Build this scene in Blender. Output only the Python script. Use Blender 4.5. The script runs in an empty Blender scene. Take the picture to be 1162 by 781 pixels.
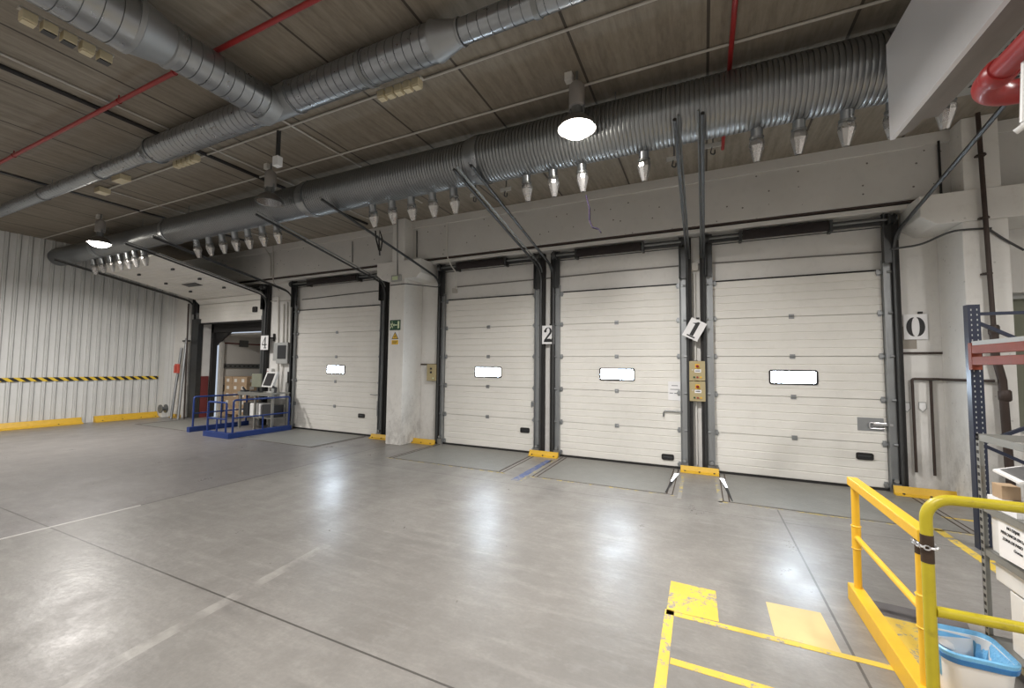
import bpy, bmesh, math, random
from mathutils import Vector, Matrix
random.seed(7)
PI = math.pi
COL = bpy.context.scene.collection
D = bpy.data
# ------------------------------------------------------------------ camera
FPX = 467.71; YAW = math.radians(-24.9324); PIT = math.radians(3.174); ROL = math.radians(.6161); EYE = 1.7
fw = Vector((math.sin(YAW)*math.cos(PIT), math.cos(YAW)*math.cos(PIT), math.sin(PIT)))
rt0 = Vector((math.cos(YAW), -math.sin(YAW), 0)); up0 = rt0.cross(fw)
RT = math.cos(ROL)*rt0 + math.sin(ROL)*up0; UP = math.cos(ROL)*up0 - math.sin(ROL)*rt0
cd = D.cameras.new('camera'); cam = D.objects.new('camera', cd); COL.objects.link(cam)
cd.sensor_fit = 'HORIZONTAL'; cd.sensor_width = 36; cd.lens = 36*FPX/1162; cd.clip_end = 100; cd.clip_start = .02
cam.matrix_world = Matrix(((RT.x, UP.x, -fw.x, 0), (RT.y, UP.y, -fw.y, 0), (RT.z, UP.z, -fw.z, EYE), (0, 0, 0, 1)))
bpy.context.scene.camera = cam
def at(px, py, **k):            # a point of the photograph on a real plane of the room
    d = RT*(px-581)/FPX + UP*(390.5-py)/FPX + fw
    a, v = list(k.items())[0]; i = 'XYZ'.index(a); c = Vector((0, 0, EYE))
    return c + d*((v-c[i])/d[i])

# ------------------------------------------------------------------ materials
MC = {}
def pm(name, c, rough=.55, metal=0., var=.1, scale=4., bump=0., stretch=(1, 1, 1), dirt=0., dirtc=(.08, .07, .06), spec=.5, rvar=0., emit=None, coat=0):
    if name in MC: return MC[name]
    m = D.materials.new(name); m.use_nodes = True; nt = m.node_tree; N = nt.nodes; L = nt.links
    b = N['Principled BSDF']; b.inputs['Roughness'].default_value = rough; b.inputs['Metallic'].default_value = metal
    b.inputs['Specular IOR Level'].default_value = spec; b.inputs['Coat Weight'].default_value = coat
    tc = N.new('ShaderNodeTexCoord'); mp = N.new('ShaderNodeMapping'); mp.inputs['Scale'].default_value = stretch
    L.new(tc.outputs['Object'], mp.inputs[0])
    nz = N.new('ShaderNodeTexNoise'); nz.inputs['Scale'].default_value = scale; nz.inputs['Detail'].default_value = 6; L.new(mp.outputs[0], nz.inputs['Vector'])
    mx = N.new('ShaderNodeMix'); mx.data_type = 'RGBA'
    mx.inputs[6].default_value = (*[x*(1-var) for x in c], 1); mx.inputs[7].default_value = (*[min(1, x*(1+var)) for x in c], 1)
    L.new(nz.outputs[0], mx.inputs[0]); out = mx.outputs[2]
    if dirt:
        n2 = N.new('ShaderNodeTexNoise'); n2.inputs['Scale'].default_value = scale*2.3; n2.inputs['Detail'].default_value = 9; n2.inputs['Roughness'].default_value = .7; L.new(mp.outputs[0], n2.inputs['Vector'])
        r = N.new('ShaderNodeMapRange'); r.inputs[1].default_value = .56; r.inputs[2].default_value = .72; r.inputs[4].default_value = dirt; L.new(n2.outputs[0], r.inputs[0])
        m2 = N.new('ShaderNodeMix'); m2.data_type = 'RGBA'; m2.inputs[7].default_value = (*dirtc, 1); L.new(r.outputs[0], m2.inputs[0]); L.new(out, m2.inputs[6]); out = m2.outputs[2]
    L.new(out, b.inputs['Base Color'])
    if rvar:
        r = N.new('ShaderNodeMapRange'); r.inputs[3].default_value = rough-rvar; r.inputs[4].default_value = rough+rvar; L.new(nz.outputs[0], r.inputs[0]); L.new(r.outputs[0], b.inputs['Roughness'])
    if bump:
        n3 = N.new('ShaderNodeTexNoise'); n3.inputs['Scale'].default_value = scale*6; n3.inputs['Detail'].default_value = 4; L.new(mp.outputs[0], n3.inputs['Vector'])
        bp = N.new('ShaderNodeBump'); bp.inputs['Strength'].default_value = bump; bp.inputs['Distance'].default_value = .01; L.new(n3.outputs[0], bp.inputs['Height']); L.new(bp.outputs[0], b.inputs['Normal'])
    if emit:
        b.inputs['Emission Color'].default_value = (*emit[:3], 1); b.inputs['Emission Strength'].default_value = emit[3]
    MC[name] = m; return m

class NT:                       # small node helper for the big surfaces
    def __init__(s, name, rough=.5, metal=0):
        s.m = D.materials.new(name); s.m.use_nodes = True; s.nt = s.m.node_tree; s.b = s.nt.nodes['Principled BSDF']
        s.b.inputs['Roughness'].default_value = rough; s.b.inputs['Metallic'].default_value = metal
        g = s.nt.nodes.new('ShaderNodeNewGeometry'); s.pos = g.outputs['Position']
        sp = s.nt.nodes.new('ShaderNodeSeparateXYZ'); s.nt.links.new(s.pos, sp.inputs[0]); s.x, s.y, s.z = sp.outputs
    def put(s, sock, v):
        if isinstance(v, (int, float)): sock.default_value = v
        elif isinstance(v, tuple): sock.default_value = (*v, 1) if len(v) == 3 and sock.type == 'RGBA' else v
        else: s.nt.links.new(v, sock)
    def math(s, op, a, b=0., c=0.):
        n = s.nt.nodes.new('ShaderNodeMath'); n.operation = op
        for i, v in enumerate((a, b, c)): s.put(n.inputs[i], v)
        return n.outputs[0]
    def noise(s, scale, stretch=(1, 1, 1), detail=6, rough=.55, off=(0, 0, 0)):
        mp = s.nt.nodes.new('ShaderNodeMapping'); mp.inputs['Scale'].default_value = stretch; mp.inputs['Location'].default_value = off; s.nt.links.new(s.pos, mp.inputs[0])
        n = s.nt.nodes.new('ShaderNodeTexNoise'); n.inputs['Scale'].default_value = scale; n.inputs['Detail'].default_value = detail; n.inputs['Roughness'].default_value = rough
        s.nt.links.new(mp.outputs[0], n.inputs['Vector']); return n.outputs[0]
    def rng(s, v, a, b, c=0., d=1.):
        n = s.nt.nodes.new('ShaderNodeMapRange')
        for i, q in enumerate((v, a, b, c, d)): s.put(n.inputs[i], q)
        return n.outputs[0]
    def mix(s, f, a, b):
        n = s.nt.nodes.new('ShaderNodeMix'); n.data_type = 'RGBA'; s.put(n.inputs[0], f); s.put(n.inputs[6], a); s.put(n.inputs[7], b); return n.outputs[2]
    def line(s, coord, pos, w):     # 1 on a line of half width w
        return s.math('LESS_THAN', s.math('ABSOLUTE', s.math('SUBTRACT', coord, pos)), w)
    def bump(s, h, strength, dist=.01):
        n = s.nt.nodes.new('ShaderNodeBump'); n.inputs['Strength'].default_value = strength; n.inputs['Distance'].default_value = dist
        s.nt.links.new(h, n.inputs['Height']); s.nt.links.new(n.outputs[0], s.b.inputs['Normal'])
    def color(s, v): s.put(s.b.inputs['Base Color'], v)

def m_floor():
    s = NT('polished_concrete', .4)
    big = s.noise(.45, detail=3); mid = s.noise(2.2, (1, .7, 1), 8, .65); fine = s.noise(38, detail=6); streak = s.noise(2.6, (.5, 3.2, 1), 8, .7, (3, 5, 0))
    c = s.mix(s.rng(big, .35, .65), (.2, .189, .175), (.285, .27, .25))
    c = s.mix(s.rng(mid, .42, .66, 0, .6), c, (.175, .162, .146))
    c = s.mix(s.rng(streak, .5, .78, 0, .45), c, (.42, .4, .37))
    c = s.mix(s.rng(fine, .35, .75, 0, .35), c, (.17, .165, .158))
    old = s.math('LESS_THAN', s.x, -6.13)
    c = s.mix(s.math('MULTIPLY', old, .6), c, (.17, .158, .158))
    scuff = s.noise(1.3, (.6, 2.5, 1), 10, .75, (9, 1, 0))
    c = s.mix(s.rng(scuff, .56, .78, 0, .55), c, (.12, .115, .108))
    blot = s.noise(5.5, (1, 1.6, 1), 9, .75, (1, 9, 4)); c = s.mix(s.rng(blot, .5, .68, 0, .22), c, (.42, .41, .385))
    j = s.line(s.x, -6.13, .013)
    for q, w in ((.79, .008), (-13.2, .008)): j = s.math('MAXIMUM', j, s.line(s.x, q, w))
    near = s.math('LESS_THAN', s.y, 2.9)
    j = s.math('MAXIMUM', j, s.line(s.y, 1.94, .007)); j = s.math('MAXIMUM', j, s.math('MULTIPLY', s.line(s.y, 5.54, .005), s.math('GREATER_THAN', s.x, -6.5)))
    fil = s.math('MULTIPLY', s.math('LESS_THAN', s.y, 2.7), s.line(s.x, -6.13, .016))      # the joint filled with pale mortar nearer by
    c = s.mix(s.math('MULTIPLY', j, .8), c, (.05, .045, .04)); c = s.mix(s.math('MULTIPLY', fil, .85), c, (.62, .6, .57))
    ghost = s.math('MULTIPLY', s.line(s.math('ADD', s.x, s.math('MULTIPLY', s.y, .12)), -2.9, .05), s.rng(s.noise(4, off=(2, 2, 2)), .4, .6, 0, .35))
    c = s.mix(s.math('MULTIPLY', ghost, near), c, (.55, .53, .49))
    s.color(c)
    s.put(s.b.inputs['Roughness'], s.rng(s.math('ADD', mid, s.math('MULTIPLY', fine, .35)), .45, .95, .26, .45))
    s.b.inputs['Specular IOR Level'].default_value = .55
    s.bump(s.math('ADD', s.noise(14, detail=5), s.math('MULTIPLY', j, -2.)), .09, .02)
    return s.m
def m_ceiling():
    s = NT('precast_slab', .9)
    w = s.math('FLOORED_MODULO', s.math('SUBTRACT', s.x, .07), 1.235)
    idx = s.math('FLOOR', s.math('DIVIDE', s.math('SUBTRACT', s.x, .07), 1.235))
    st = s.noise(2.2, (5, .35, 1), 8, .65); blot = s.noise(1.1, (1, .8, 1), 7, .65, (4, 0, 0)); fine = s.noise(30, (1, .3, 1), 4)
    c = s.mix(s.rng(st, .35, .68), (.18, .155, .122), (.3, .268, .217))
    c = s.mix(s.rng(blot, .45, .75, 0, .45), c, (.19, .155, .115))
    c = s.mix(s.rng(fine, .4, .7, 0, .3), c, (.36, .325, .27))
    tone = s.math('FRACT', s.math('MULTIPLY', idx, .618)); c = s.mix(s.math('MULTIPLY', tone, .22), c, (.19, .165, .13))
    cross = s.math('LESS_THAN', s.math('FLOORED_MODULO', s.math('ADD', s.y, s.math('MULTIPLY', idx, 1.7)), 3.1), .02)
    j = s.math('LESS_THAN', w, .028); c = s.mix(s.math('MULTIPLY', j, .85), c, (.035, .03, .025))
    s.color(c); s.bump(s.math('ADD', st, s.math('MULTIPLY', j, -3.)), .35, .02); return s.m
YB0 = -9.0
def m_paint(name, c, d, pores=0., low=0., rib_shade=False):
    s = NT(name, .7)
    a = s.noise(1.6, detail=6); b = s.noise(9, detail=8, rough=.7)
    q = s.mix(s.rng(a, .3, .7), tuple(x*.93 for x in c), c); q = s.mix(s.rng(b, .52, .8, 0, .35), q, d)
    if low:
        h = s.rng(s.z, .1, 1.5, low, 0.); dn = s.noise(5, (1, 1, .6), 9, .75, (1, 7, 2)); q = s.mix(s.math('MULTIPLY', h, s.rng(dn, .45, .62)), q, (.2, .18, .16))
    if pores:
        v = s.nt.nodes.new('ShaderNodeTexVoronoi'); v.inputs['Scale'].default_value = 6.5; s.nt.links.new(s.pos, v.inputs['Vector'])
        q = s.mix(s.math('MULTIPLY', s.math('LESS_THAN', v.outputs['Distance'], .085), pores), q, (.1, .09, .08))
    if rib_shade:  # shading of the wall ribs painted into the colour as narrow dark lines
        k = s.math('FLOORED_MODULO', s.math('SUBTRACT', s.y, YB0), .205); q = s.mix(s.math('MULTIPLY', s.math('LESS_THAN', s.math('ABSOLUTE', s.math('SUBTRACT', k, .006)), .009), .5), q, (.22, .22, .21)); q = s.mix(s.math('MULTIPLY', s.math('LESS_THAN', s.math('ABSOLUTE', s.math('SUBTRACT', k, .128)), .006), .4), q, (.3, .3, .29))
    s.color(q); s.bump(b, .15, .01); return s.m
def m_galv(name, base, rough, spangle=26, blot=.35):
    s = NT(name, rough, .9)
    n = s.noise(2.2, detail=5); f = s.noise(9, detail=3)
    q = s.mix(s.rng(n, .42, .75, 0, blot), base, tuple(x*.62 for x in base)); q = s.mix(s.rng(f, .45, .7, 0, .25), q, tuple(min(1, x*1.18) for x in base))
    s.color(q); s.put(s.b.inputs['Roughness'], s.rng(f, .3, .7, rough-.04, rough+.07)); return s.m
def m_stripes(name, ca, cb, pitch):
    s = NT(name, .5); k = s.math('FLOORED_MODULO', s.math('ADD', s.y, s.math('MULTIPLY', s.z, 1.2)), pitch)
    s.color(s.mix(s.math('LESS_THAN', k, pitch/2), ca, cb)); return s.m
def m_floorpaint(name, c, wear, cc=(.28, .27, .255)):
    s = NT(name, .5)
    n = s.noise(11, (1, 1, 1), 10, .8); n2 = s.noise(2.2, detail=4)
    f = s.rng(s.math('ADD', n, s.math('MULTIPLY', n2, .25)), wear, wear+.05)
    q = s.mix(s.rng(n2, .3, .7), tuple(x*.85 for x in c), c)
    s.color(s.mix(f, q, cc)); return s.m

M_FLOOR = m_floor(); M_CEIL = m_ceiling()
M_WALL = m_paint('wall_paint', (.76, .75, .725), (.5, .485, .46), 0, .25)
M_BEAM = m_paint('beam_paint', (.64, .63, .605), (.48, .47, .45), .9)
M_BEAML = m_paint('beam_paint_light', (.68, .67, .645), (.52, .51, .48))
M_COL = m_paint('column_paint', (.78, .77, .74), (.52, .5, .47), .25, .45)
M_DOOR = m_paint('door_panel_paint', (.8, .785, .74), (.62, .6, .55))
M_CORR = m_paint('corrugated_white', (.72, .725, .71), (.58, .58, .56), rib_shade=True)
M_GALV = m_galv('galvanised_duct', (.36, .38, .4), .3, 60)
M_GALVR = m_galv('ribbed_duct_metal', (.28, .292, .3), .36, 60, .2)
M_GALVL = m_galv('galvanised_track', (.36, .375, .385), .5, 40, .3)
M_FOIL = m_galv('foil', (.5, .49, .48), .27, 60, .1)
M_SHEET = pm('white_sheet_metal', (.8, .79, .8), .3, .35, .05, 2, 0, (1, 1, 1), rvar=.06)
M_STEELD = pm('dark_track_steel', (.085, .088, .09), .42, .75, .2, 9)
M_STEELG = pm('grey_steel', (.24, .25, .25), .45, .7, .2, 9)
M_BLACK = pm('black_rubber', (.018, .017, .017), .7, 0, .2, 9)
M_BLACKP = pm('black_foam', (.022, .017, .017), .9, 0, .3, 20, .6)
M_CREAM = pm('cream_plastic', (.62, .54, .36), .5, 0, .08, 8, 0, (1, 1, 1), .25)
M_PVC = pm('grey_conduit', (.5, .48, .44), .5, 0, .1, 6)
M_PVCW = pm('white_conduit', (.68, .67, .63), .5, 0, .06, 6)
M_RED = pm('red_pipe_paint', (.3, .022, .022), .38, 0, .25, 6, 0, (1, 1, 1), .3, (.2, .02, .02))
M_BROWNM = pm('brown_grey_metal', (.2, .175, .155), .5, .3, .15, 5)
M_YEL = pm('safety_yellow', (.86, .5, .03), .42, 0, .08, 7, .05, (1, 1, 1), .1, (.2, .1, .03))
M_CABLE = pm('grey_cable', (.2, .19, .18), .5, 0, .1, 6)
M_YELD = pm('chipped_yellow', (.5, .41, .02), .38, 0, .12, 9, .1, (1, 1, 1), .35, (.12, .08, .03))
M_GUARD = pm('guard_yellow', (.7, .43, .035), .45, 0, .12, 9, .1, (1, 1, 1), .45, (.16, .09, .03))
M_BLUE = pm('blue_paint', (.012, .04, .19), .4, 0, .15, 7, 0, (1, 1, 1), .2, (.01, .015, .05))
M_RUSTB = pm('brown_iron_pipe', (.05, .034, .028), .5, .2, .25, 8)
M_WHITE = pm('white_plastic', (.75, .75, .74), .4, 0, .03, 5)
M_PAPER = pm('white_paper', (.82, .82, .83), .8, 0, .03, 5)
M_INK = pm('black_ink', (.02, .02, .022), .6, 0, .1, 5)
M_INKG = pm('grey_ink', (.2, .2, .22), .7, 0, .1, 5)
M_CARD = pm('cardboard', (.42, .3, .19), .8, 0, .12, 5, .1)
M_LABEL = pm('carton_label', (.72, .7, .66), .7, 0, .05, 5)
M_DARKP = pm('dark_plastic', (.03, .032, .036), .35, 0, .1, 5)
M_SCREEN = pm('dark_screen', (.035, .033, .035), .25, 0, .1, 3)
M_BEIGE = pm('beige_panel', (.43, .36, .2), .5, 0, .06, 5)
M_GREY = pm('grey_enamel', (.4, .41, .4), .5, 0, .06, 5)
M_RACKB = pm('rack_blue', (.02, .026, .05), .4, .2, .1, 8)
M_RACKO = pm('rack_orange', (.22, .04, .016), .6, 0, .25, 9, .1, (1, 1, 1), .5, (.16, .08, .05))
M_SHELF = pm('shelf_grey', (.3, .3, .28), .42, .5, .1, 6)
M_BIN = pm('bin_white', (.8, .79, .77), .45, 0, .03, 4)
M_BAG = pm('blue_bag', (.2, .5, .8), .3, 0, .2, 8, .5)
M_BAGD = pm('blue_bag_dark', (.04, .2, .5), .3, 0, .2, 8, .3)
M_REDP = pm('dull_red_panel', (.18, .035, .035), .6, 0, .1, 5)
M_TRW = pm('trailer_white', (.66, .64, .6), .5, 0, .06, 3)
M_CHAIN = pm('chain_metal', (.6, .6, .62), .3, .9, .1, 9)
M_SCORCH = pm('scorched_paint', (.05, .028, .016), .6, 0, .5, 30)
M_GREEN = pm('exit_green', (.01, .07, .03), .5, 0, .05, 5)
M_GLOW = pm('pale_green', (.66, .75, .5), .5, 0, .05, 5)
M_WYEL = pm('warning_yellow', (.8, .5, .04), .5, 0, .05, 5)
M_PATCH = pm('grey_old_paint', (.33, .3, .26), .75, 0, .05, 6)
M_PLATE = pm('leveler_plate', (.235, .23, .21), .5, .15, .15, 5, .5, (1, 1, 1), .3, (.16, .15, .14))
M_PLATEF = pm('leveler_frame', (.2, .185, .17), .5, .3, .2, 6)
M_RUSTL = pm('joint_brown', (.07, .05, .035), .8, 0, .2, 10)
M_FPY = m_floorpaint('floor_yellow', (.78, .55, .07), .66)
M_FPY2 = m_floorpaint('floor_yellow_pale', (.72, .55, .25), .74)
M_FPYW = m_floorpaint('floor_yellow_worn', (.6, .46, .1), .56)
M_FPB = m_floorpaint('floor_blue', (.1, .14, .3), .64)
M_TAPE = m_stripes('hazard_stripes', (.8, .56, .05), (.02, .018, .015), .2)
M_WINDOW = pm('daylight_pane', (.9, .95, 1), .3, 0, 0, 1, emit=(.72, .86, 1, 52))
M_LAMPGLASS = pm('lamp_glow', (1, 1, 1), .3, 0, 0, 1, emit=(1, .93, .82, 30))
M_DAYSLIT = pm('daylight_slit', (.9, .95, 1), .3, 0, 0, 1, emit=(.9, .95, 1, 2.2))
M_LAMPOFF = pm('lamp_lens_off', (.3, .3, .3), .15, .9, .1, 5)
M_ALU = pm('lamp_aluminium', (.27, .265, .26), .4, .85, .1, 6)
M_GREYCAN = pm('lamp_housing', (.36, .34, .32), .5, .3, .1, 6)
M_OLIVE = pm('olive_panel', (.2, .21, .16), .7, 0, .1, 5)
M_PURPLE = pm('purple_strap', (.012, .009, .017), .9, 0, .3, 5, spec=.05)

# ------------------------------------------------------------------ geometry
class G:
    def __init__(s): s.v = []; s.f = []
    def add(s, vs, fs):
        n = len(s.v); s.v += [Vector(v) for v in vs]; s.f += [tuple(n+i for i in f) for f in fs]; return s
    def box(s, x0, x1, y0, y1, z0, z1):
        x0, x1 = min(x0, x1), max(x0, x1); y0, y1 = min(y0, y1), max(y0, y1); z0, z1 = min(z0, z1), max(z0, z1)
        return s.add([(x0, y0, z0), (x1, y0, z0), (x1, y1, z0), (x0, y1, z0), (x0, y0, z1), (x1, y0, z1), (x1, y1, z1), (x0, y1, z1)],
                     [(0, 3, 2, 1), (4, 5, 6, 7), (0, 1, 5, 4), (1, 2, 6, 5), (2, 3, 7, 6), (3, 0, 4, 7)])
    def frame(s, a, b, side=None):
        d = (Vector(b)-Vector(a)).normalized(); r = Vector(side) if side else (Vector((0, 0, 1)) if abs(d.z) < .9 else Vector((1, 0, 0)))
        u = d.cross(r).normalized(); w = u.cross(d).normalized(); return d, u, w
    def bar(s, a, b, wu, ww, side=None):        # oriented rectangular bar
        a, b = Vector(a), Vector(b); d, u, w = s.frame(a, b, side); u = u*wu/2; w = w*ww/2
        vs = [p+i*u+j*w for p in (a, b) for i, j in ((-1, -1), (1, -1), (1, 1), (-1, 1))]
        return s.add(vs, [(3, 2, 1, 0), (4, 5, 6, 7), (0, 1, 5, 4), (1, 2, 6, 5), (2, 3, 7, 6), (3, 0, 4, 7)])
    def tube(s, pts, r, n=12, cap=True):
        P = [Vector(p) for p in pts]; R = r if isinstance(r, (list, tuple)) else [r]*len(P); base = len(s.v); pw = None
        for i, p in enumerate(P):
            t = (P[min(i+1, len(P)-1)]-P[max(i-1, 0)]).normalized()
            if pw is None: _, u, w = s.frame(p, p+t)
            else: u = t.cross(pw).normalized(); w = u.cross(t).normalized()
            pw = w
            s.v += [p+(u*math.cos(2*PI*k/n)+w*math.sin(2*PI*k/n))*R[i] for k in range(n)]
        for i in range(len(P)-1):
            for k in range(n): s.f.append((base+i*n+k, base+i*n+(k+1) % n, base+(i+1)*n+(k+1) % n, base+(i+1)*n+k))
        if cap: s.f.append(tuple(base+k for k in reversed(range(n)))); s.f.append(tuple(base+(len(P)-1)*n+k for k in range(n)))
        return s
    def lathe(s, prof, o, axis=(0, 0, 1), n=24, cap=True):      # prof: (distance along axis, radius)
        o = Vector(o); a = Vector(axis).normalized(); _, u, w = s.frame(o, o+a); base = len(s.v)
        for h, r in prof: s.v += [o+a*h+(u*math.cos(2*PI*k/n)+w*math.sin(2*PI*k/n))*r for k in range(n)]
        for i in range(len(prof)-1):
            for k in range(n): s.f.append((base+i*n+k, base+i*n+(k+1) % n, base+(i+1)*n+(k+1) % n, base+(i+1)*n+k))
        if cap: s.f.append(tuple(base+k for k in reversed(range(n)))); s.f.append(tuple(base+(len(prof)-1)*n+k for k in range(n)))
        return s
    def prism(s, poly, o, eu, ev, t):       # polygon in the plane (eu, ev) at o, extruded by vector t
        o, eu, ev, t = map(Vector, (o, eu, ev, t)); n = len(poly); P = [o+eu*a+ev*b for a, b in poly]
        return s.add(P+[p+t for p in P], [tuple(range(n)), tuple(range(2*n-1, n-1, -1))]+[(i, n+i, n+(i+1) % n, (i+1) % n) for i in range(n)])
def arc(c, r, a0, a1, n, f):        # points on an arc, f maps (cos, sin)
    return [f(c[0]+r*math.cos(a0+(a1-a0)*i/n), c[1]+r*math.sin(a0+(a1-a0)*i/n)) for i in range(n+1)]
def fillet(pts, r, n=5):
    P = [Vector(p) for p in pts]; out = [P[0]]
    for i in range(1, len(P)-1):
        a = (P[i-1]-P[i]); b = (P[i+1]-P[i]); k = min(r, a.length*.45, b.length*.45); A = P[i]+a.normalized()*k; B = P[i]+b.normalized()*k
        for j in range(n+1): t = j/n; out.append(A*(1-t)**2+P[i]*2*t*(1-t)+B*t*t)
    return out+[P[-1]]
ORG = {}
def obj(name, g, m, parent=None, smooth=False, bevel=0, loc=None):
    me = D.meshes.new(name); o = D.objects.new(name, me); COL.objects.link(o)
    org = ORG[parent.name_full] if parent else Vector(loc if loc else (0, 0, 0))
    ORG[o.name_full] = org
    me.from_pydata([v-org for v in g.v], [], g.f)
    bm = bmesh.new(); bm.from_mesh(me); bmesh.ops.recalc_face_normals(bm, faces=bm.faces); bm.to_mesh(me); bm.free()
    me.materials.append(m)
    if smooth:
        me.polygons.foreach_set('use_smooth', [True]*len(me.polygons)); me.set_sharp_from_angle(angle=math.radians(38))
    if bevel:
        b = o.modifiers.new('bevel', 'BEVEL'); b.width = bevel; b.segments = 2; b.limit_method = 'ANGLE'
    if parent: o.parent = parent
    else: o.location = org
    return o
def tag(o, label=None, cat=None, group=None, kind=None):
    for k, v in (('label', label), ('category', cat), ('group', group), ('kind', kind)):
        if v: o[k] = v
    return o
def root(name, label, cat, loc=(0, 0, 0), group=None, kind=None):
    o = D.objects.new(name, None); COL.objects.link(o); o.location = loc; ORG[o.name_full] = Vector(loc); o.empty_display_size = .1
    return tag(o, label, cat, group, kind)
def solo(name, g, m, label, cat, loc=None, group=None, kind=None, smooth=False, bevel=0):
    if loc is None:
        c = [min(v[i] for v in g.v) for i in range(3)]; e = [max(v[i] for v in g.v) for i in range(3)]; loc = ((c[0]+e[0])/2, (c[1]+e[1])/2, c[2])
    return tag(obj(name, g, m, None, smooth, bevel, loc), label, cat, group, kind)
def dup(r, loc, label=None, rot=None):
    def cp(o, p):
        c = o.copy(); COL.objects.link(c)
        if p: c.parent = p
        for ch in o.children: cp(ch, c)
        return c
    c = cp(r, None); c.location = loc
    if rot is not None: c.rotation_euler = (0, 0, rot)
    if label: c['label'] = label
    return c
def text(name, s, size, o, eu, ev, m, parent, depth=.001):
    cu = D.curves.new(name, 'FONT'); cu.body = s; cu.size = size; cu.align_x = 'CENTER'; cu.extrude = depth; cu.resolution_u = 2
    t = D.objects.new(name, cu); COL.objects.link(t); dg = bpy.context.evaluated_depsgraph_get()
    me = D.meshes.new_from_object(t.evaluated_get(dg)); D.objects.remove(t)
    eu = Vector(eu).normalized(); ev = Vector(ev).normalized(); en = eu.cross(ev); o = Vector(o); org = ORG[parent.name_full]
    for v in me.vertices: v.co = o+eu*v.co.x+ev*v.co.y+en*v.co.z-org
    me.materials.clear(); me.materials.append(m); q = D.objects.new(name, me); COL.objects.link(q); q.parent = parent; ORG[q.name_full] = org; return q

# ------------------------------------------------------------------ the room
XL, XR, YB, YW, ZC = -15.8, 6.5, -9.0, 7.67, 4.95
def struct(name, g, m, label, smooth=False, bevel=0):
    o = obj(name, g, m, None, smooth, bevel); o['kind'] = 'structure'; o['label'] = label; return o
g = G().box(XL-.3, XR+.2, YB-.2, YW+.35, -.3, 0); struct('floor', g, M_FLOOR, 'worn grey polished concrete warehouse floor with saw-cut joints')
g = G().box(XL-.3, XR+.2, YB-.2, YW+.35, ZC, ZC+.2); struct('ceiling', g, M_CEIL, 'brown stained precast concrete slab ceiling')
WF = 7.70
D4L, D4R, D4T = -14.42, -11.36, 3.6
g = G().box(XL-.3, D4L, WF, WF+.25, 0, ZC).box(D4R, 3.5, WF, WF+.25, 0, ZC).box(D4L, D4R, WF, WF+.25, 3.1, ZC)
g.box(3.5, XR, WF, WF+.25, 2.75, ZC).box(3.5, XR, WF, WF+.25, 0, .9).box(5.4, XR, WF, WF+.25, .9, 2.75)
struct('wall_front', g, M_WALL, 'painted concrete wall behind the row of dock doors')
g = G().box(XR, XR+.2, YB, YW+.3, 0, ZC); struct('wall_right', g, M_WALL, 'painted wall on the right')
g = G().box(XL, XR, YB-.2, YB, 0, ZC); struct('wall_back', g, M_WALL, 'painted wall behind the viewer')
# corrugated left wall
prof = []; y = YB; p = .205
while y < 7.25:
    prof += [(y, 0), (y+.002, -.012), (y+.01, -.012), (y+.012, 0), (y+.118, 0), (y+.135, .036), (y+.155, .036), (y+.159, .02), (y+.165, .02), (y+.169, .036), (y+.188, .036)]; y += p
g = G(); n = len(prof)
for (yy, d) in prof: g.v += [Vector((XL+d, yy, 0)), Vector((XL+d, yy, ZC))]
g.f = [(2*i, 2*i+2, 2*i+3, 2*i+1) for i in range(n-1)]
g.box(XL-.3, XL-.02, YB, YW+.3, 0, ZC)
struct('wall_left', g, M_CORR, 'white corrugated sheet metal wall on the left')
# window recess on the far right of the dock wall
g = G().box(3.5, 5.4, WF+.18, WF+.22, .9, 2.75); w = struct('window_1', g, M_OLIVE, 'dark boarded window opening at the right end')
g = G().box(3.5, 5.4, WF+.1, WF+.18, 2.68, 2.75).box(3.5, 3.56, WF+.1, WF+.18, .9, 2.7).box(4.4, 4.46, WF+.1, WF+.18, .9, 2.7).box(3.5, 5.4, WF+.1, WF+.18, .9, .96); obj('window_frame', g, M_GREY, w)
# concrete beam over the doors
BY = 7.36
g = G().box(XL, XR, BY, WF, 4.08, ZC-.16); struct('trim_1', g, M_BEAM, 'pitted concrete beam above the dock doors')
g = G().box(XL, XR, BY-.03, WF, ZC-.16, ZC); struct('trim_2', g, M_BEAML, 'smooth pale top band of the concrete beam')
g = G().box(XL, XR, BY+.06, WF-.001, 4.045, 4.08); struct('trim_3', g, M_RUSTB, 'brown strip painted in for the shadow gap under the beam')  # dark brown strip stands in for the shaded gap below the beam
g = G().box(XL, XR, 7.43, WF, 3.965, 4.035); struct('trim_6', g, M_BEAML, 'pale ledge below the shadow gap', bevel=.01)
# columns
def column(name, x0, x1, label, cl, cr):
    r = root(name, label, 'column', ((x0+x1)/2, 7.4, 0), kind='structure'); s = .04
    obj('column_base', G().box(x0, x1, 7.06, WF, 0, 3.6), M_COL, r, bevel=.012)
    c = G().prism([(cl, 4.0), (cl, 3.72), (cl+.16, 3.6), (cr-.1, 3.6), (cr, 3.7), (cr, 4.0)], (0, 7.05, 0), (1, 0, 0), (0, 0, 1), (0, .65, 0)); obj('corbel', c, M_COL, r, bevel=.01)
    obj('column_shaft', G().box(x0+s, x1-s, 7.07, BY+.01, 4.0, ZC), M_COL, r, bevel=.01)
    return r
c1 = column('concrete_column', -6.29, -5.87, 'white concrete column with exit sign, between the second and third doors', -6.66, -5.45)
c2 = column('concrete_column', 3.0, 3.42, 'white concrete column behind the pallet rack', 2.6, 4.0)
g = G().box(-10.9, -10.84, WF-.012, WF, .1, 3.5); g.box(-6.6, -6.59, WF-.01, WF, 0, 3.6)
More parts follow.
